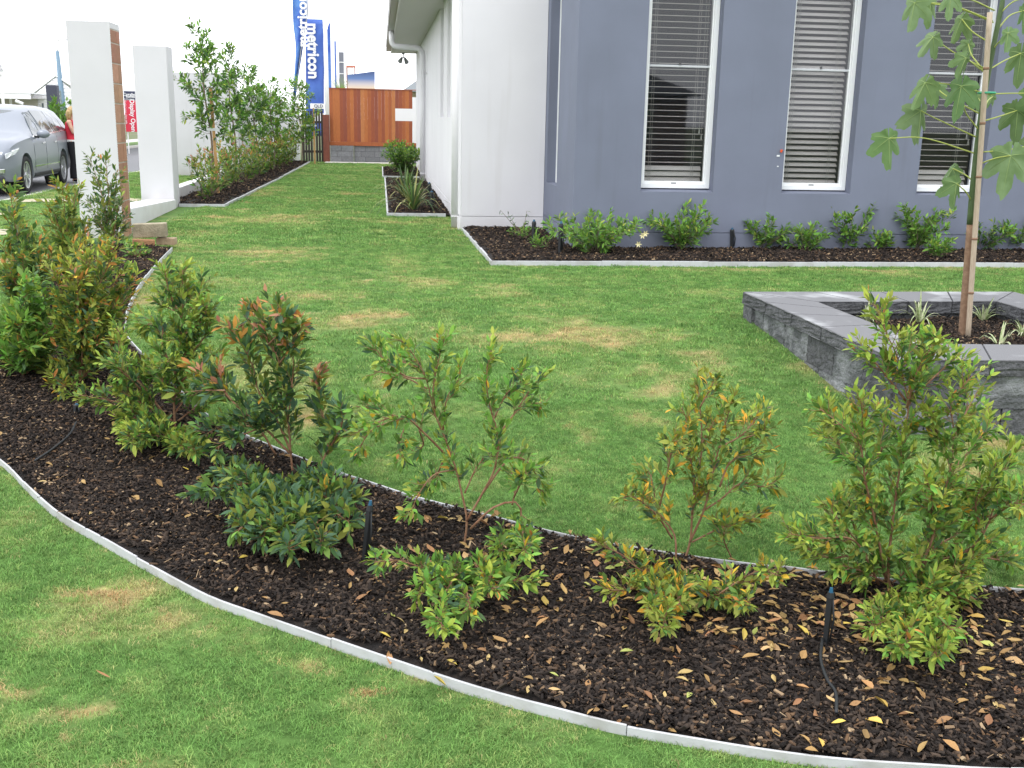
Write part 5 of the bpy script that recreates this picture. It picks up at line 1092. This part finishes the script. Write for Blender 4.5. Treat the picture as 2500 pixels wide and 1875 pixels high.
    for sx in (1, -1):
        side_patch('side_window', [(-.86, 1.10), (-.12, 1.13), (-.12, 1.58), (-.40, 1.55)], GL, sx=sx); side_patch('side_window', [(-.04, 1.13), (.92, 1.16), (.86, 1.60), (-.04, 1.60)], GL, sx=sx); side_patch('side_window', [(1.0, 1.17), (2.0, 1.22), (1.62, 1.55), (.95, 1.59)], GL, sx=sx)
        side_patch('window_trim', [(-.95, 1.075), (2.1, 1.185), (2.1, 1.205), (-.95, 1.10)], CHR, .010, sx=sx); side_patch('sill_trim', [(-1.1, .37), (.95, .37), (.95, .30), (-1.1, .30)], TRIM, .006, sx=sx); side_patch('door_moulding', [(-1.1, .52), (.98, .52), (.98, .50), (-1.1, .50)], CHR, .006, sx=sx)
        for y in (-1.02, -.07, .95): side_patch('door_gap', [(y, .42), (y+.010, .42), (y+.010, 1.08), (y, 1.08)], TRIM, .003, .004, sx=sx)
        for y in (-.28, .72): side_patch('door_handle', [(y-.1, .935), (y+.1, .945), (y+.1, .975), (y-.1, .965)], CHR, .022, .02, sx=sx)
        mr = MB(); mr.ell((-7.55+sx*1.10, 24-.78, -.075+1.14), (.13, .075, .085), 14, 8); o = mr.build('wing_mirror', PAINT, root, smooth=True); MB().box(-7.55+sx*.955-.03, -7.55+sx*.955+.06, 23.19, 23.25, .98, 1.03).build('mirror_arm', TRIM, o)
        for wy in WY:
            w_ = bpy.data.objects.new('wheel', None); COL.objects.link(w_); w_.parent = root; w_.location = (sx*.84, wy, .365)
            cx, cy, cz = -7.55+sx*.84, 24+wy, -.075+.365; prof = [(-.11, .27), (-.12, .34), (-.09, .362), (.09, .362), (.115, .34), (.11, .27), (.09, .258)]
            V = [(cx+sx*a_, cy+r_*cos(t), cz+r_*sin(t)) for a_, r_ in prof for t in np.linspace(0, 2*pi, 36, endpoint=False)]
            MB().add(V, [(j*36+i, j*36+(i+1) % 36, (j+1)*36+(i+1) % 36, (j+1)*36+i) for j in range(6) for i in range(36)]).build('tyre', TYRE, w_, smooth=True)
            rm = MB(); prof = [(.105, .262), (.10, .235), (.03, .228), (-.05, .235)]
            V = [(cx+sx*a_, cy+r_*cos(t), cz+r_*sin(t)) for a_, r_ in prof for t in np.linspace(0, 2*pi, 36, endpoint=False)]; rm.add(V, [(j*36+i, j*36+(i+1) % 36, (j+1)*36+(i+1) % 36, (j+1)*36+i) for j in range(3) for i in range(36)])
            for k in range(10):
                t = 2*pi*k/10+.15*(1 if k % 2 else -1); d = np.array([0, cos(t), sin(t)]); pp = np.array([0, -sin(t), cos(t)]); c0 = np.array([cx+sx*.075, cy, cz]); c1 = np.array([cx+sx*.09, cy, cz])
                P = [c0+d*.04-pp*.016, c0+d*.04+pp*.016, c1+d*.24+pp*.024, c1+d*.24-pp*.024]; rm.hexa([tuple(q-np.array([sx*.03, 0, 0])) for q in P]+[tuple(q) for q in P])
            rm.tube([(cx+sx*.03, cy, cz), (cx+sx*.10, cy, cz)], [.06, .05], 14); rm.build('rim', RIM, w_)
            MB().tube([(cx-sx*.02, cy, cz), (cx+sx*.0, cy, cz)], .15, 20).build('brake_disc', mat('brake disc', (.3, .3, .31), .4, metal=.7), w_)
        # arch liner and flare
        for wy in WY: MB().tube([(-7.55+sx*.60, 24+wy, -.075+.375), (-7.55+sx*.64, 24+wy, -.075+.375)], .40, 28).build('arch_liner', TRIM, root)
        hl = MB(); pts = [(-2.50, .70), (-2.05, .86), (-2.02, .90), (-2.30, .86), (-2.52, .78)]; side_patch('headlight', pts, LAMP, .012, .02, sx=sx)
        fm = MB(); fm.hexa([(-7.55+sx*q[0], 24+q[1], -.075+q[2]) for q in ((.42, -2.60, .66), (.74, -2.545, .68), (.76, -2.47, .68), (.42, -2.52, .66), (.42, -2.585, .79), (.76, -2.49, .83), (.78, -2.40, .83), (.42, -2.48, .79))]); fm.build('headlight', LAMP, root, bevel=.015)
        fm = MB(); fm.hexa([(-7.55+sx*q[0], 24+q[1], -.075+q[2]) for q in ((.50, -2.625, .42), (.78, -2.56, .43), (.78, -2.5, .43), (.50, -2.56, .42), (.50, -2.63, .50), (.80, -2.56, .52), (.80, -2.5, .52), (.50, -2.56, .50))]); fm.build('fog_light', CHR, root, bevel=.01)
    # windscreen, grille, bumper trim, plate, roof edge
    bm = MB(); n = 8; V = []
    for j in range(5):
        t = j/4; y = -1.06+t*.66; zc = 1.15+t*.425; w_ = .83-.20*t
        for i in range(n+1): u = i/n*2-1; V.append((-7.55+u*w_, 24+y+.10*u*u*(1-.3*t), -.075+zc+.035-.045*u*u))
    bm.grid(V, 5, n+1); o = bm.build('windscreen', GL, root, smooth=True); o.modifiers.new('th', 'SOLIDIFY').thickness = .012
    gm = MB(); [gm.box(-7.55-.40, -7.55+.40, 24-2.655, 24-2.60, -.075+.60+k*.045, -.075+.62+k*.045) for k in range(4)]; gm.build('grille', CHR, root)
    MB().box(-7.55-.78, -7.55+.78, 24-2.63, 24-2.5, -.075+.24, -.075+.38).build('bumper_trim', TRIM, root, bevel=.03); MB().box(-7.55-.19, -7.55+.19, 24-2.675, 24-2.66, -.075+.42, -.075+.53).build('number_plate', mat('plate white', (.7, .7, .66), .5), root)
    MB().box(-7.55-.55, -7.55-.38, 24-.98, 24-.90, 1.10, 1.16).build('sticker', mat('paper white', (.8, .8, .8), .7), root)
car()
for o in bpy.data.objects:
    if o.name.startswith('parked_car'): o.location = (-7.96, 24.17, -.075); o.rotation_euler.z = radians(3.3); o.scale = (1, 1.05, 1)

# ================================================================== PERSON BEHIND THE CAR
def person():
    base = np.array([-7.02, 26.35, -.05]); root = thing('person', base, 'person in a red sleeveless top and dark trousers, hand raised to face', 'person')
    SKIN = mat('skin', (.62, .36, .26), .55); HAIR = mat('blonde hair', (.50, .36, .17), .5, (.32, .21, .09), 60, stretch=(3, 3, .4)); TOP = mat('red knit', (.55, .025, .05), .85); BLK = mat('black cloth', (.018, .018, .022), .9); WH = mat('white hem', (.8, .8, .8), .8)
    def B(x, y, z): return base+np.array([x, y, z])
    def remesh(mb, name, M, vox):
        o = mb.build(name, M, root); md = o.modifiers.new('r', 'REMESH'); md.mode = 'VOXEL'; md.voxel_size = vox; s_ = o.modifiers.new('s', 'SMOOTH'); s_.iterations = 4; s_.factor = .5
        bpy.context.view_layer.update(); dg = bpy.context.evaluated_depsgraph_get(); me = bpy.data.meshes.new_from_object(o.evaluated_get(dg)); o.modifiers.clear(); o.data = me
        for p_ in me.polygons: p_.use_smooth = True
        return o
    # facing +x, weight on both feet, both arms bent up towards the face
    b = MB()
    b.ell(B(.03, 0, 1.555), (.092, .075, .115), 18, 14); b.ell(B(.075, 0, 1.50), (.055, .052, .06)); b.ell(B(.128, 0, 1.535), (.018, .013, .022)); b.ell(B(.112, 0, 1.485), (.02, .024, .010))
    for s_ in (-1, 1): b.ell(B(.012, s_*.076, 1.54), (.02, .01, .03)); b.ell(B(.108, s_*.03, 1.565), (.012, .014, .009))
    b.tube([B(.0, 0, 1.36), B(.005, 0, 1.47)], [.055, .05], 12); b.tube([B(-.01, 0, .92), B(-.02, 0, 1.05), B(-.01, 0, 1.22), B(-.02, 0, 1.36)], [.15, .12, .135, .09], 14)
    for s_ in (-1, 1):
        b.ell(B(-.02, s_*.155, 1.33), (.06, .06, .06)); b.tube([B(-.02, s_*.165, 1.33), B(.03, s_*.185, 1.20), B(.07, s_*.175, 1.09)], [.05, .044, .038], 10)
        b.tube([B(.07, s_*.175, 1.09), B(.12, s_*.12, 1.24), B(.135, s_*.07, 1.38)], [.038, .034, .025], 10)
        h = B(.138, s_*.055, 1.42); b.ell(h+[0, 0, .01], (.016, .036, .048))
        for q, (dy, ln) in enumerate(((-.026, .060), (-.009, .070), (.009, .066), (.026, .052))): b.tube([h+[.0, dy, .045], h+[-.008, dy*.95-s_*.004, .045+ln*.55], h+[-.022, dy*.9-s_*.008, .045+ln]], [.0085, .008, .0065], 6)
        b.tube([h+[0, -s_*.03, .0], h+[-.012, -s_*.048, .03], h+[-.02, -s_*.05, .058]], [.0095, .009, .007], 6)
        b.tube([B(0, s_*.085, .92), B(.0, s_*.09, .70), B(.01, s_*.09, .48)], [.088, .075, .056], 12); b.tube([B(.01, s_*.09, .48), B(-.02, s_*.09, .30), B(.0, s_*.09, .08)], [.056, .056, .038], 12)
        b.tube([B(-.05, s_*.09, .035), B(.06, s_*.095, .04), B(.16, s_*.10, .028)], [.035, .038, .028], 10)
    remesh(b, 'body', SKIN, .0065)
    t = MB(); t.tube([B(-.01, 0, .93), B(-.02, 0, 1.04), B(-.012, 0, 1.20), B(-.02, 0, 1.32), B(-.02, 0, 1.38)], [.165, .137, .150, .13, .075], 16)
    for s_ in (-1, 1): t.ell(B(.085, s_*.07, 1.20), (.07, .07, .07)); t.ell(B(-.02, s_*.12, 1.33), (.06, .055, .055))
    remesh(t, 'top', TOP, .011)
    h = MB(); h.tube([B(-.008, 0, .895), B(-.008, 0, .945)], [.172, .170], 18); h.build('hem', WH, root)
    l = MB(); l.tube([B(-.005, 0, .84), B(-.005, 0, .93)], [.172, .155], 14)
    for s_ in (-1, 1): l.tube([B(0, s_*.08, .90), B(0, s_*.088, .70), B(.01, s_*.09, .45), B(-.01, s_*.09, .25), B(.0, s_*.092, .07)], [.108, .098, .085, .092, .105], 14)
    remesh(l, 'trousers', BLK, .011)
    hr = MB(); hr.ell(B(.012, 0, 1.585), (.105, .092, .108), 18, 12); hr.ell(B(-.055, 0, 1.50), (.062, .088, .13))
    for s_ in (-1, 0, 1): hr.tube([B(-.04, s_*.07, 1.58), B(-.07, s_*.075, 1.48), B(-.065, s_*.07, 1.37)], [.05, .042, .02], 8)
    for s_ in (-1, 1): hr.tube([B(.03, s_*.07, 1.62), B(.0, s_*.092, 1.52), B(-.01, s_*.09, 1.40)], [.035, .03, .014], 8)
    remesh(hr, 'hair', HAIR, .010)
    for s_ in (-1, 1): MB().ell(B(.06, s_*.095, .03), (.125, .042, .035), 14, 8).build('shoe', BLK, root, smooth=True)
person()

# ================================================================== SIGNS, FLAGS AND FAR THINGS
WHITE = mat('print white', (.85, .85, .85), .7); BLUEB = mat('banner blue', (.035, .075, .36), .6, (.10, .22, .62), .9, (.3, .75)); BLUE2 = mat('flag blue', (.03, .09, .42), .6, (.12, .28, .62), 1.5)
def lettering(s, size, M, loc, parent, down=True, sx=1., offset=0., name='lettering', nrm_y=-1, up=False):
    me = text_mesh(s, size, M, name, .006, offset, sx=sx); o = link(name, me, parent)
    R_ = Matrix.Rotation(radians(90), 4, 'X')
    if down: R_ = R_ @ Matrix.Rotation(radians(-90), 4, 'Z')
    if up: R_ = R_ @ Matrix.Rotation(radians(90), 4, 'Z')
    o.matrix_local = Matrix.Translation(Vector((np.asarray(loc)-wloc(parent)).tolist())) @ R_; return o
def yb(x, y, Y): return at(x, y, Y)
# tall banner reading downwards
Yb = 44.; A = yb(746, 46, Yb); Bp = yb(791, 46, Yb); bn = thing('tall_banner', (A[0]+.4, Yb, 0), 'tall blue banner with white lettering reading downwards', 'banner')
cl = MB(); V = []
for j in range(24):
    z = A[2]-j*.19
    for i in range(8): V.append((A[0]+(Bp[0]-A[0])*i/7-.004*j, Yb+.03*math.sin(j*.7+i*.4), z))
cl.grid(V, 24, 8); o = cl.build('cloth', BLUEB, bn, smooth=True); o.modifiers.new('t', 'SOLIDIFY').thickness = .006
lettering('metricon', .62, WHITE, (A[0]+.255, Yb-.075, 3.98), bn, offset=.022, sx=.90)
MB().box(A[0]+.1, Bp[0]-.05, Yb-.06, Yb-.045, 1.83, 2.03).build('panel', WHITE, bn); lettering('QLD', .17, mat('navy print', (.02, .03, .1), .7), (A[0]+.42, Yb-.07, 1.93), bn, down=False)
MB().box(A[0]+.2, Bp[0]-.05, Yb-.06, Yb-.045, 1.35, 1.66).build('panel', WHITE, bn)
MB().tube([(Bp[0]+.07, Yb+.02, -.1), (Bp[0]+.02, Yb+.02, A[2]+.4)], .085, 12).build('pole', mat('white pole', (.8, .8, .8), .4), bn, smooth=True)
# feather flag
Yf = 42.5; fl = thing('feather_flag', (yb(735, 380, Yf)[0], Yf, 0), 'curved blue feather flag with white letters reading upwards', 'flag')
rows = [(-60, 716, 752), (-20, 714, 750), (30, 714, 748), (70, 716, 745), (95, 721, 742), (130, 722, 738), (170, 720, 732), (200, 718, 727), (235, 717, 722)]
V = []
for (y_, xa, xb) in rows:
    for i in range(6): q = yb(xa+(xb-xa)*i/5, y_, Yf); V.append((q[0], Yf+.12*math.sin(i*1.3+y_*.02), q[2]))
cl = MB(); cl.grid(V, len(rows), 6); o = cl.build('cloth', BLUE2, fl, smooth=True); o.modifiers.new('s', 'SUBSURF').render_levels = 2; o.modifiers.new('t', 'SOLIDIFY').thickness = .006
q = yb(736, 20, Yf); lettering('metricon', .50, WHITE, (q[0]+.04, Yf-.22, 4.95), fl, down=False, up=True, offset=.014)
q = yb(741, 0, Yf); MB().tube([yb(719, 380, Yf), yb(720, 250, Yf), yb(735, 120, Yf), yb(750, 40, Yf), yb(755, -60, Yf)], .022, 8).build('pole', mat('grey pole', (.3, .32, .35), .5), fl, smooth=True)
# banners farther up the street
def slim(xa, xb, yt, Y, M, label, curved=False, marks=()):
    a, b = yb(xa, yt, Y), yb(xb, yt, Y); t = thing('street_banner', (a[0], Y, 0), label, 'banner', 'banners farther up the street'); h = a[2]; z0 = .8
    if curved:
        pts = [(a[0], z0), (b[0], z0), (b[0], h)]+[(a[0]+(b[0]-a[0])*(1-math.sin(u)), h-1.1+1.1*math.cos(pi/2-(pi/2-u))*0+(1.1)*(1-u/(pi/2))*0+1.1*math.cos(u)-0) for u in np.linspace(.15, pi/2, 8)]
        MB().prism(pts, Y, Y+.02, 'y').build('cloth', M, t)
    else: MB().box(a[0], b[0], Y, Y+.03, z0, h).build('cloth', M, t)
    MB().tube([(b[0]+.04, Y+.02, -.1), (b[0]+.04, Y+.02, h+.25)], .05, 10).build('pole', MAT['white pole'], t, smooth=True)
    for s_, sz, xx, yy in marks: q = yb(xx, yy, Y); lettering(s_, sz, WHITE, (q[0], Y-.02, q[2]), t)
GB = mat('charcoal banner', (.075, .08, .10), .7)
slim(795, 806, 55, 48, BLUE2, 'curved pale blue flag behind the lettered banner', True)
slim(795, 811, 84, 52, GB, 'charcoal banner right of the white pole', marks=[('J', .5, 800, 137), ('I', .45, 800, 172)])
slim(811.5, 820, 100, 58, BLUEB, 'narrow dark blue banner with small white marks', marks=[('inovare', .45, 808.5, 125)])
slim(827, 839, 127, 66, mat('grey banner', (.18, .19, .23), .7), 'grey banner before the brick-red sign', marks=[('J', .5, 832, 152), ('I', .45, 832, 180)])
rs = thing('street_sign', (yb(856, 300, 74)[0], 74, 0), 'red-topped sign board far up the street', 'sign'); a, b = yb(845, 160, 74), yb(868, 182, 74)
MB().box(a[0], b[0], 74, 74.1, a[2]-.12, a[2]).build('header', mat('sign red', (.5, .16, .1), .7), rs); MB().box(a[0]+.08, b[0]-.16, 74.0, 74.08, b[2]-.6, a[2]-.125).build('panel', WHITE, rs)
for xx in (a[0], b[0]-.08): MB().box(xx, xx+.08, 74, 74.08, -.1, a[2]-.125).build('leg', mat('sign brown', (.28, .12, .08), .7), rs)
# sunset billboard
Yq = 60.; pa, pb_ = yb(848, 183, Yq), yb(915, 174, Yq); bb = thing('billboard', ((pa[0]+pb_[0])/2, Yq, 0), 'billboard with dark blue sunset picture above the timber fence', 'billboard')
SUNM = bpy.data.materials.new('sunset print'); SUNM.use_nodes = True; n_ = SUNM.node_tree.nodes; L_ = SUNM.node_tree.links; tcn = n_.new('ShaderNodeTexCoord'); sp = n_.new('ShaderNodeSeparateXYZ'); cr = n_.new('ShaderNodeValToRGB'); L_.new(tcn.outputs['Generated'], sp.inputs[0]); L_.new(sp.outputs['Z'], cr.inputs[0]); e = cr.color_ramp.elements; e[0].position = .0; e[0].color = (.25, .13, .08, 1); e[1].position = 1; e[1].color = (.045, .075, .19, 1)
for p_, c_ in ((.3, (.80, .62, .42)), (.5, (.55, .50, .52)), (.7, (.12, .2, .42))): q = e.new(p_); q.color = (*c_, 1)
L_.new(cr.outputs[0], n_['Principled BSDF'].inputs['Base Color'])
MB().add([(pa[0], Yq, 2.6), (pb_[0], Yq, 2.6), (pb_[0], Yq, pb_[2]), (pa[0], Yq, pa[2]), (pa[0], Yq+.1, 2.6), (pb_[0], Yq+.1, 2.6), (pb_[0], Yq+.1, pb_[2]), (pa[0], Yq+.1, pa[2])], [(0, 1, 2, 3), (7, 6, 5, 4), (0, 4, 5, 1), (1, 5, 6, 2), (2, 6, 7, 3), (3, 7, 4, 0)]).build('print', SUNM, bb)
for xx in (pa[0]+.2, pb_[0]-.2): MB().box(xx-.06, xx+.06, Yq+.11, Yq+.22, -.1, 3.2).build('leg', GB, bb)
# roof of the next house behind the fence
nh = thing('neighbour_house', (3.2, 52, 0), 'house roof showing above the timber fence at right', 'house'); MB().box(1.3, 8, 50.5, 58, -.1, 2.75).build('wall', mat('tan wall', (.42, .36, .25), .85), nh)
MB().add([(.95, 50, 2.72), (8.3, 50, 2.72), (8.3, 58.5, 2.72), (.95, 58.5, 2.72), (2.2, 54, 3.65), (7, 54, 3.65)], [(0, 1, 5, 4), (1, 2, 5), (2, 3, 4, 5), (3, 0, 4), (0, 3, 2, 1)]).build('roof', mat('slate roof', (.16, .18, .19), .7), nh)
# palm tuft over the fence
pm = thing('palm_plant', (-1.55, 41.5, 0), 'small bright green palm rising above the timber fence', 'plant'); PF = mat('palm frond', (.22, .34, .05), .5, transl=.2)
MB().tube([(-1.45, 41.5, 0), (-1.45, 41.5, 2.25)], [.06, .04], 8).build('trunk', BARK_G, pm)
for k in range(13):
    t = -1.0+k*.17; P = [np.array([-1.45, 41.5, 2.2]), np.array([-1.45+.16*math.sin(t), 41.5+.05*cos(k), 2.55]), np.array([-1.45+.42*math.sin(t), 41.5+.1*cos(k), 2.62+.42*cos(t)])]; V = []
    for i, q in enumerate(catmull(P, 7)): V += [q-[.022*(1-i/6.5), 0, 0], q+[.022*(1-i/6.5), 0, .0]]
    MB().add(V, [(2*i, 2*i+1, 2*i+3, 2*i+2) for i in range(6)]).build('frond', PF, pm)
# red 'open' board across the street
Ys = 46.; a, b = yb(301.5, 222, Ys), yb(336, 322, Ys); sg = thing('sign_board', ((a[0]+b[0])/2, Ys, 0), 'red and navy sign board reading downwards, seen between the piers', 'sign')
zt, zb2 = a[2], b[2]; hh = zt-zb2
MB().box(a[0], b[0]+.06, Ys, Ys+.05, zb2, zt-.225*hh).build('red_panel', mat('sign crimson', (.62, .035, .07), .6), sg); MB().box(a[0], b[0]+.06, Ys, Ys+.05, zt-.223*hh, zt).build('navy_panel', mat('sign navy', (.03, .035, .075), .6), sg)
xc = (a[0]+b[0])/2; lettering('Display Open', .25, WHITE, (xc+.07, Ys-.012, zb2+.40*hh), sg, offset=.004, sx=.92); lettering('Quality homes  Open daily', .085, WHITE, (xc-.18, Ys-.012, zb2+.48*hh), sg)
lettering('Coralie', .15, WHITE, (xc-.02, Ys-.012, zt-.085*hh), sg, down=False, offset=.003); lettering('homes', .13, WHITE, (xc+.03, Ys-.012, zt-.135*hh), sg, down=False, offset=.003); lettering('building dreams', .06, WHITE, (xc-.02, Ys-.012, zt-.195*hh), sg, down=False)
for xx in (a[0]+.03, b[0]): MB().box(xx, xx+.04, Ys+.052, Ys+.09, -.1, zt-.1).build('post', WHITE, sg)
# street lamp
lp = thing('street_lamp', (-12.1, 44, 0), 'slim blue-grey street lamp left of the nearer pier', 'street lamp'); L0 = yb(156, 290, 44); L1 = yb(140, 125, 44); L2 = yb(141, 100, 44); L3 = yb(150, 95, 44); L4 = yb(166, 94, 44)
PM = mat('lamp post blue grey', (.16, .25, .33), .6); d = (L0-L1)/(L0[2]-L1[2]); MB().tube([L0-d*(L0[2]), L0, L1], [.16, .13, .065], 12).build('post', PM, lp, smooth=True); MB().tube(catmull([L1, L2, L3, L4], 14), np.linspace(.045, .035, 14), 8).build('arm', MAT['white pole'], lp, smooth=True)
MB().ell(L4+[.12, 0, -.03], (.22, .08, .06), 12, 8).build('lamp_head', mat('lamp grey', (.55, .56, .58), .5), lp, smooth=True)
# dark pylon board
p0, p1 = yb(110.5, 207, 37), yb(137, 207, 37); o = MB().box(p0[0], p1[0], 37, 37.3, -.1, p0[2]).build('pylon_board', mat('pylon navy', (.055, .06, .085), .6), bevel=.02); tag(o, 'dark navy pylon board standing behind the silver car', 'sign')
p0, p1 = yb(138.5, 221, 38.5), yb(147, 221, 38.5); ob = thing('info_board', (p0[0], 38.5, 0), 'grey-green board beside the dark pylon with pale lines', 'sign'); MB().box(p0[0], p1[0], 38.5, 38.6, -.1, p0[2]).build('panel', mat('board green grey', (.20, .25, .25), .7), ob)
for k in range(3): MB().box(p0[0]+.02, p1[0]-.02, 38.49, 38.499, p0[2]-.12-k*.13, p0[2]-.1-k*.13).build('line', WHITE, ob)
# white weatherboard house on the far side of the street
fh = thing('weatherboard_house', (-13.5, 46, 0), 'white weatherboard house with steep white roof across the street', 'house'); WB_ = mat('white boards', (.84, .84, .85), .8); RF = mat('white steel roof', (.85, .86, .86), .45)
Yh = 44.; ap = yb(137, 188, Yh); el = yb(72, 240, Yh); er = yb(205, 236, Yh); zb_ = el[2]
nb = 11
for k in range(nb):
    z0 = -.1 if k == 0 else zb_*k/nb; z1 = zb_*(k+1)/nb; MB().hexa([(el[0]+.1, Yh, z0), (er[0], Yh, z0), (er[0], Yh+.1, z0), (el[0]+.1, Yh+.1, z0), (el[0]+.1, Yh-.0, z1-.004), (er[0], Yh, z1-.004), (er[0], Yh+.1, z1-.004), (el[0]+.1, Yh+.1, z1-.004)] if False else [(el[0]+.1, Yh-.018, z0), (er[0], Yh-.018, z0), (er[0], Yh+.1, z0), (el[0]+.1, Yh+.1, z0), (el[0]+.1, Yh, z1-.004), (er[0], Yh, z1-.004), (er[0], Yh+.1, z1-.004), (el[0]+.1, Yh+.1, z1-.004)]).build('weatherboard', WB_, fh)
ng = 6
for k in range(ng):
    z0 = zb_+(ap[2]-zb_)*k/ng; z1 = zb_+(ap[2]-zb_)*(k+1)/ng; f0, f1 = k/ng, (k+1)/ng; xl0, xr0 = el[0]+(ap[0]-el[0])*f0, er[0]+(ap[0]-er[0])*f0; xl1, xr1 = el[0]+(ap[0]-el[0])*f1, er[0]+(ap[0]-er[0])*f1
    MB().hexa([(xl0, Yh-.018, z0), (xr0, Yh-.018, z0), (xr0, Yh+.1, z0), (xl0, Yh+.1, z0), (xl1, Yh, z1-.004), (xr1, Yh, z1-.004), (xr1, Yh+.1, z1-.004), (xl1, Yh+.1, z1-.004)]).build('weatherboard', WB_, fh)
MB().add([(el[0]-.25, Yh-.06, zb_-.1), (ap[0], Yh-.06, ap[2]+.10), (er[0]+.3, Yh-.06, er[2]-.1), (el[0]-.25, Yh+14, zb_-.1), (ap[0], Yh+14, ap[2]+.10), (er[0]+.3, Yh+14, er[2]-.1), (ap[0], Yh-.06, ap[2]+.03), (ap[0], Yh+14, ap[2]+.03)], [(0, 1, 4, 3), (1, 2, 5, 4), (0, 3, 7, 6), (2, 6, 7, 5), (0, 6, 1), (1, 6, 2), (3, 4, 7), (4, 5, 7)]).build('roof', RF, fh)
for xw in (88, 102):
    q0, q1 = yb(xw, 252, Yh-.03), yb(xw+6, 270, Yh-.03); wn = MB().box(q0[0], q1[0], Yh-.045, Yh-.02, q1[2], q0[2]).build('window', mat('far window', (.10, .12, .15), .2), fh)
    MB().box(q0[0]-.03, q0[0]-.002, Yh-.05, Yh-.02, q1[2], q0[2]).build('frame', WB_, wn); MB().box(q1[0]+.002, q1[0]+.03, Yh-.05, Yh-.02, q1[2], q0[2]).build('frame', WB_, wn)
# carport of the same house at the picture edge
g0, g1 = yb(-160, 238, 42.), yb(76, 240, 42.); zc_ = g1[2]; MB().box(g0[0], g1[0], 41.9, 41.98, zc_-.03, zc_+.16).build('carport_fascia', WB_, fh); MB().box(g0[0], g1[0]-.1, 41.98, 44.0, zc_+.0, zc_+.02).build('carport_ceiling', SOFF, fh)
MB().box(g0[0], g1[0]-.35, 43.9, 43.97, -.1, zc_-.005).build('carport_wall', mat('beige wall', (.50, .48, .42), .85), fh); MB().box(g0[0]-2, g1[0], 41.88, 43.9, zc_+.162, zc_+.2).build('carport_roof', RF, fh)
q = yb(38, 246, 41.7); dl = MB(); dl.tube([q, q+[.25, 0, -.1]], [.06, .05], 8); dl.build('wall_lamp', WB_, fh)
MB().tube([(g1[0]-1.1, 43.2, -.1), (g1[0]-1.1, 43.2, zc_-.002)], .05, 8).build('carport_post', WB_, fh)
# bushes behind the person
for i, (bx, hgt, Y_, lb) in enumerate(((163, 2.1, 35.5, 'spiky green garden plant behind the blonde person'), (150, 1.6, 35.0, 'dark green bush beside the dark pylon'))):
    b = yb(bx, 300, Y_); b[2] = 0; plant('street_bush', b, lb, 'bush', random_stems(b, hgt, .55, 20), [('dark', 4), ('mid', 3), ('blue', 1)], [('mid', 4), ('bright', 2)], leaf=.26, t0=.1, step=.2, twig=(.15, .3), pair=.1, bark=BARK_G, tmpl=LT2)
# white notice panel high at the picture edge
n0, n1 = yb(-60, 105, 41), yb(8, 182, 41); nb_ = thing('notice_board', (n0[0], 41, 0), 'pale notice board on posts cut by the left picture edge', 'sign'); MB().box(n0[0], n1[0], 41, 41.06, n1[2], n0[2]).build('panel', WHITE, nb_)
MB().box(n1[0]-.16, n1[0]-.08, 41.07, 41.14, -.1, n0[2]).build('post', WHITE, nb_)
for k, s_ in enumerate(('info', 'ph', '07 55')): q = yb(0, 160+k*5.5, 41); lettering(s_, .13, mat('grey print', (.4, .41, .43), .8), (q[0]-.05, 40.985, q[2]), nb_, down=False)
# distant tree line and houses closing the street
def far_tree(x, y, h, w_, label):
    b = np.array([x, y, -.1]); r = thing('street_tree', b, label, 'tree', 'trees far up the street'); MB().tube([b, b+[0, 0, h*.5]], [.12, .07], 8).build('trunk', BARK_G, r); lv = []
    for _ in range(900):
        u = rng.normal(size=3); u = u/np.linalg.norm(u)*rng.random()**.4; p = b+[u[0]*w_, u[1]*w_, h*.62+u[2]*h*.38+.12*math.sin(5*u[0]+x)]; lv.append((p, leaf_frame(rng.normal(size=3), rng.normal(size=3)), .3, LEAF_NAMES.index(random.choice(['mid', 'dark', 'blue', 'mid']))))
    link('crown', leaves_mesh(lv, LEAF_MATS, 'crown', LT2, b), r)
far_tree(-15.5, 62, 3.4, 1.5, 'round street tree seen above the red sign board'); far_tree(-14.0, 70, 2.6, 1.3, 'farther small street tree behind the red sign board')
for i, (x0, x1, y0, zt_, c_, lb) in enumerate(((-13.0, -8.2, 96, 2.3, (.5, .47, .42), 'distant pale house at the end of the street'),)):
    hs_ = thing('distant_house', ((x0+x1)/2, y0, 0), lb, 'house'); MB().box(x0, x1, y0, y0+8, -.1, zt_).build('wall', mat('distant wall %d' % i, c_, .85), hs_); xm, ym = (x0+x1)/2, y0+4
    MB().add([(x0-.4, y0-.4, zt_), (x1+.4, y0-.4, zt_), (x1+.4, y0+8.4, zt_), (x0-.4, y0+8.4, zt_), (x0+3, ym, zt_+1.4), (x1-3 if x1-x0 > 6 else x0+3.01, ym, zt_+1.4)], [(0, 1, 5, 4), (1, 2, 5), (2, 3, 4, 5), (3, 0, 4), (0, 3, 2, 1)]).build('roof', mat('distant roof %d' % i, (.22, .22, .23), .7), hs_)
    for k in range(3): xx = x0+(x1-x0)*(.2+.27*k); MB().box(xx, xx+1.2, y0-.03, y0-.005, .9, 2.0).build('window', MAT['far window'], hs_)
# house opposite, reflected in the window panes
oh = thing('opposite_house', (5, -24, 0), 'brick house across the corner, behind the photographer', 'house'); MB().box(-8, 14, -34, -24, -.5, 2.8).build('wall', mat('opposite brick', (.20, .15, .12), .9), oh)
MB().add([(-8.6, -23.4, 2.8), (14.6, -23.4, 2.8), (14.6, -34.6, 2.8), (-8.6, -34.6, 2.8), (-3, -29, 5.4), (9, -29, 5.4)], [(0, 1, 5, 4), (1, 2, 5), (2, 3, 4, 5), (3, 0, 4), (0, 3, 2, 1)]).build('roof', mat('opposite roof', (.08, .08, .085), .8), oh)
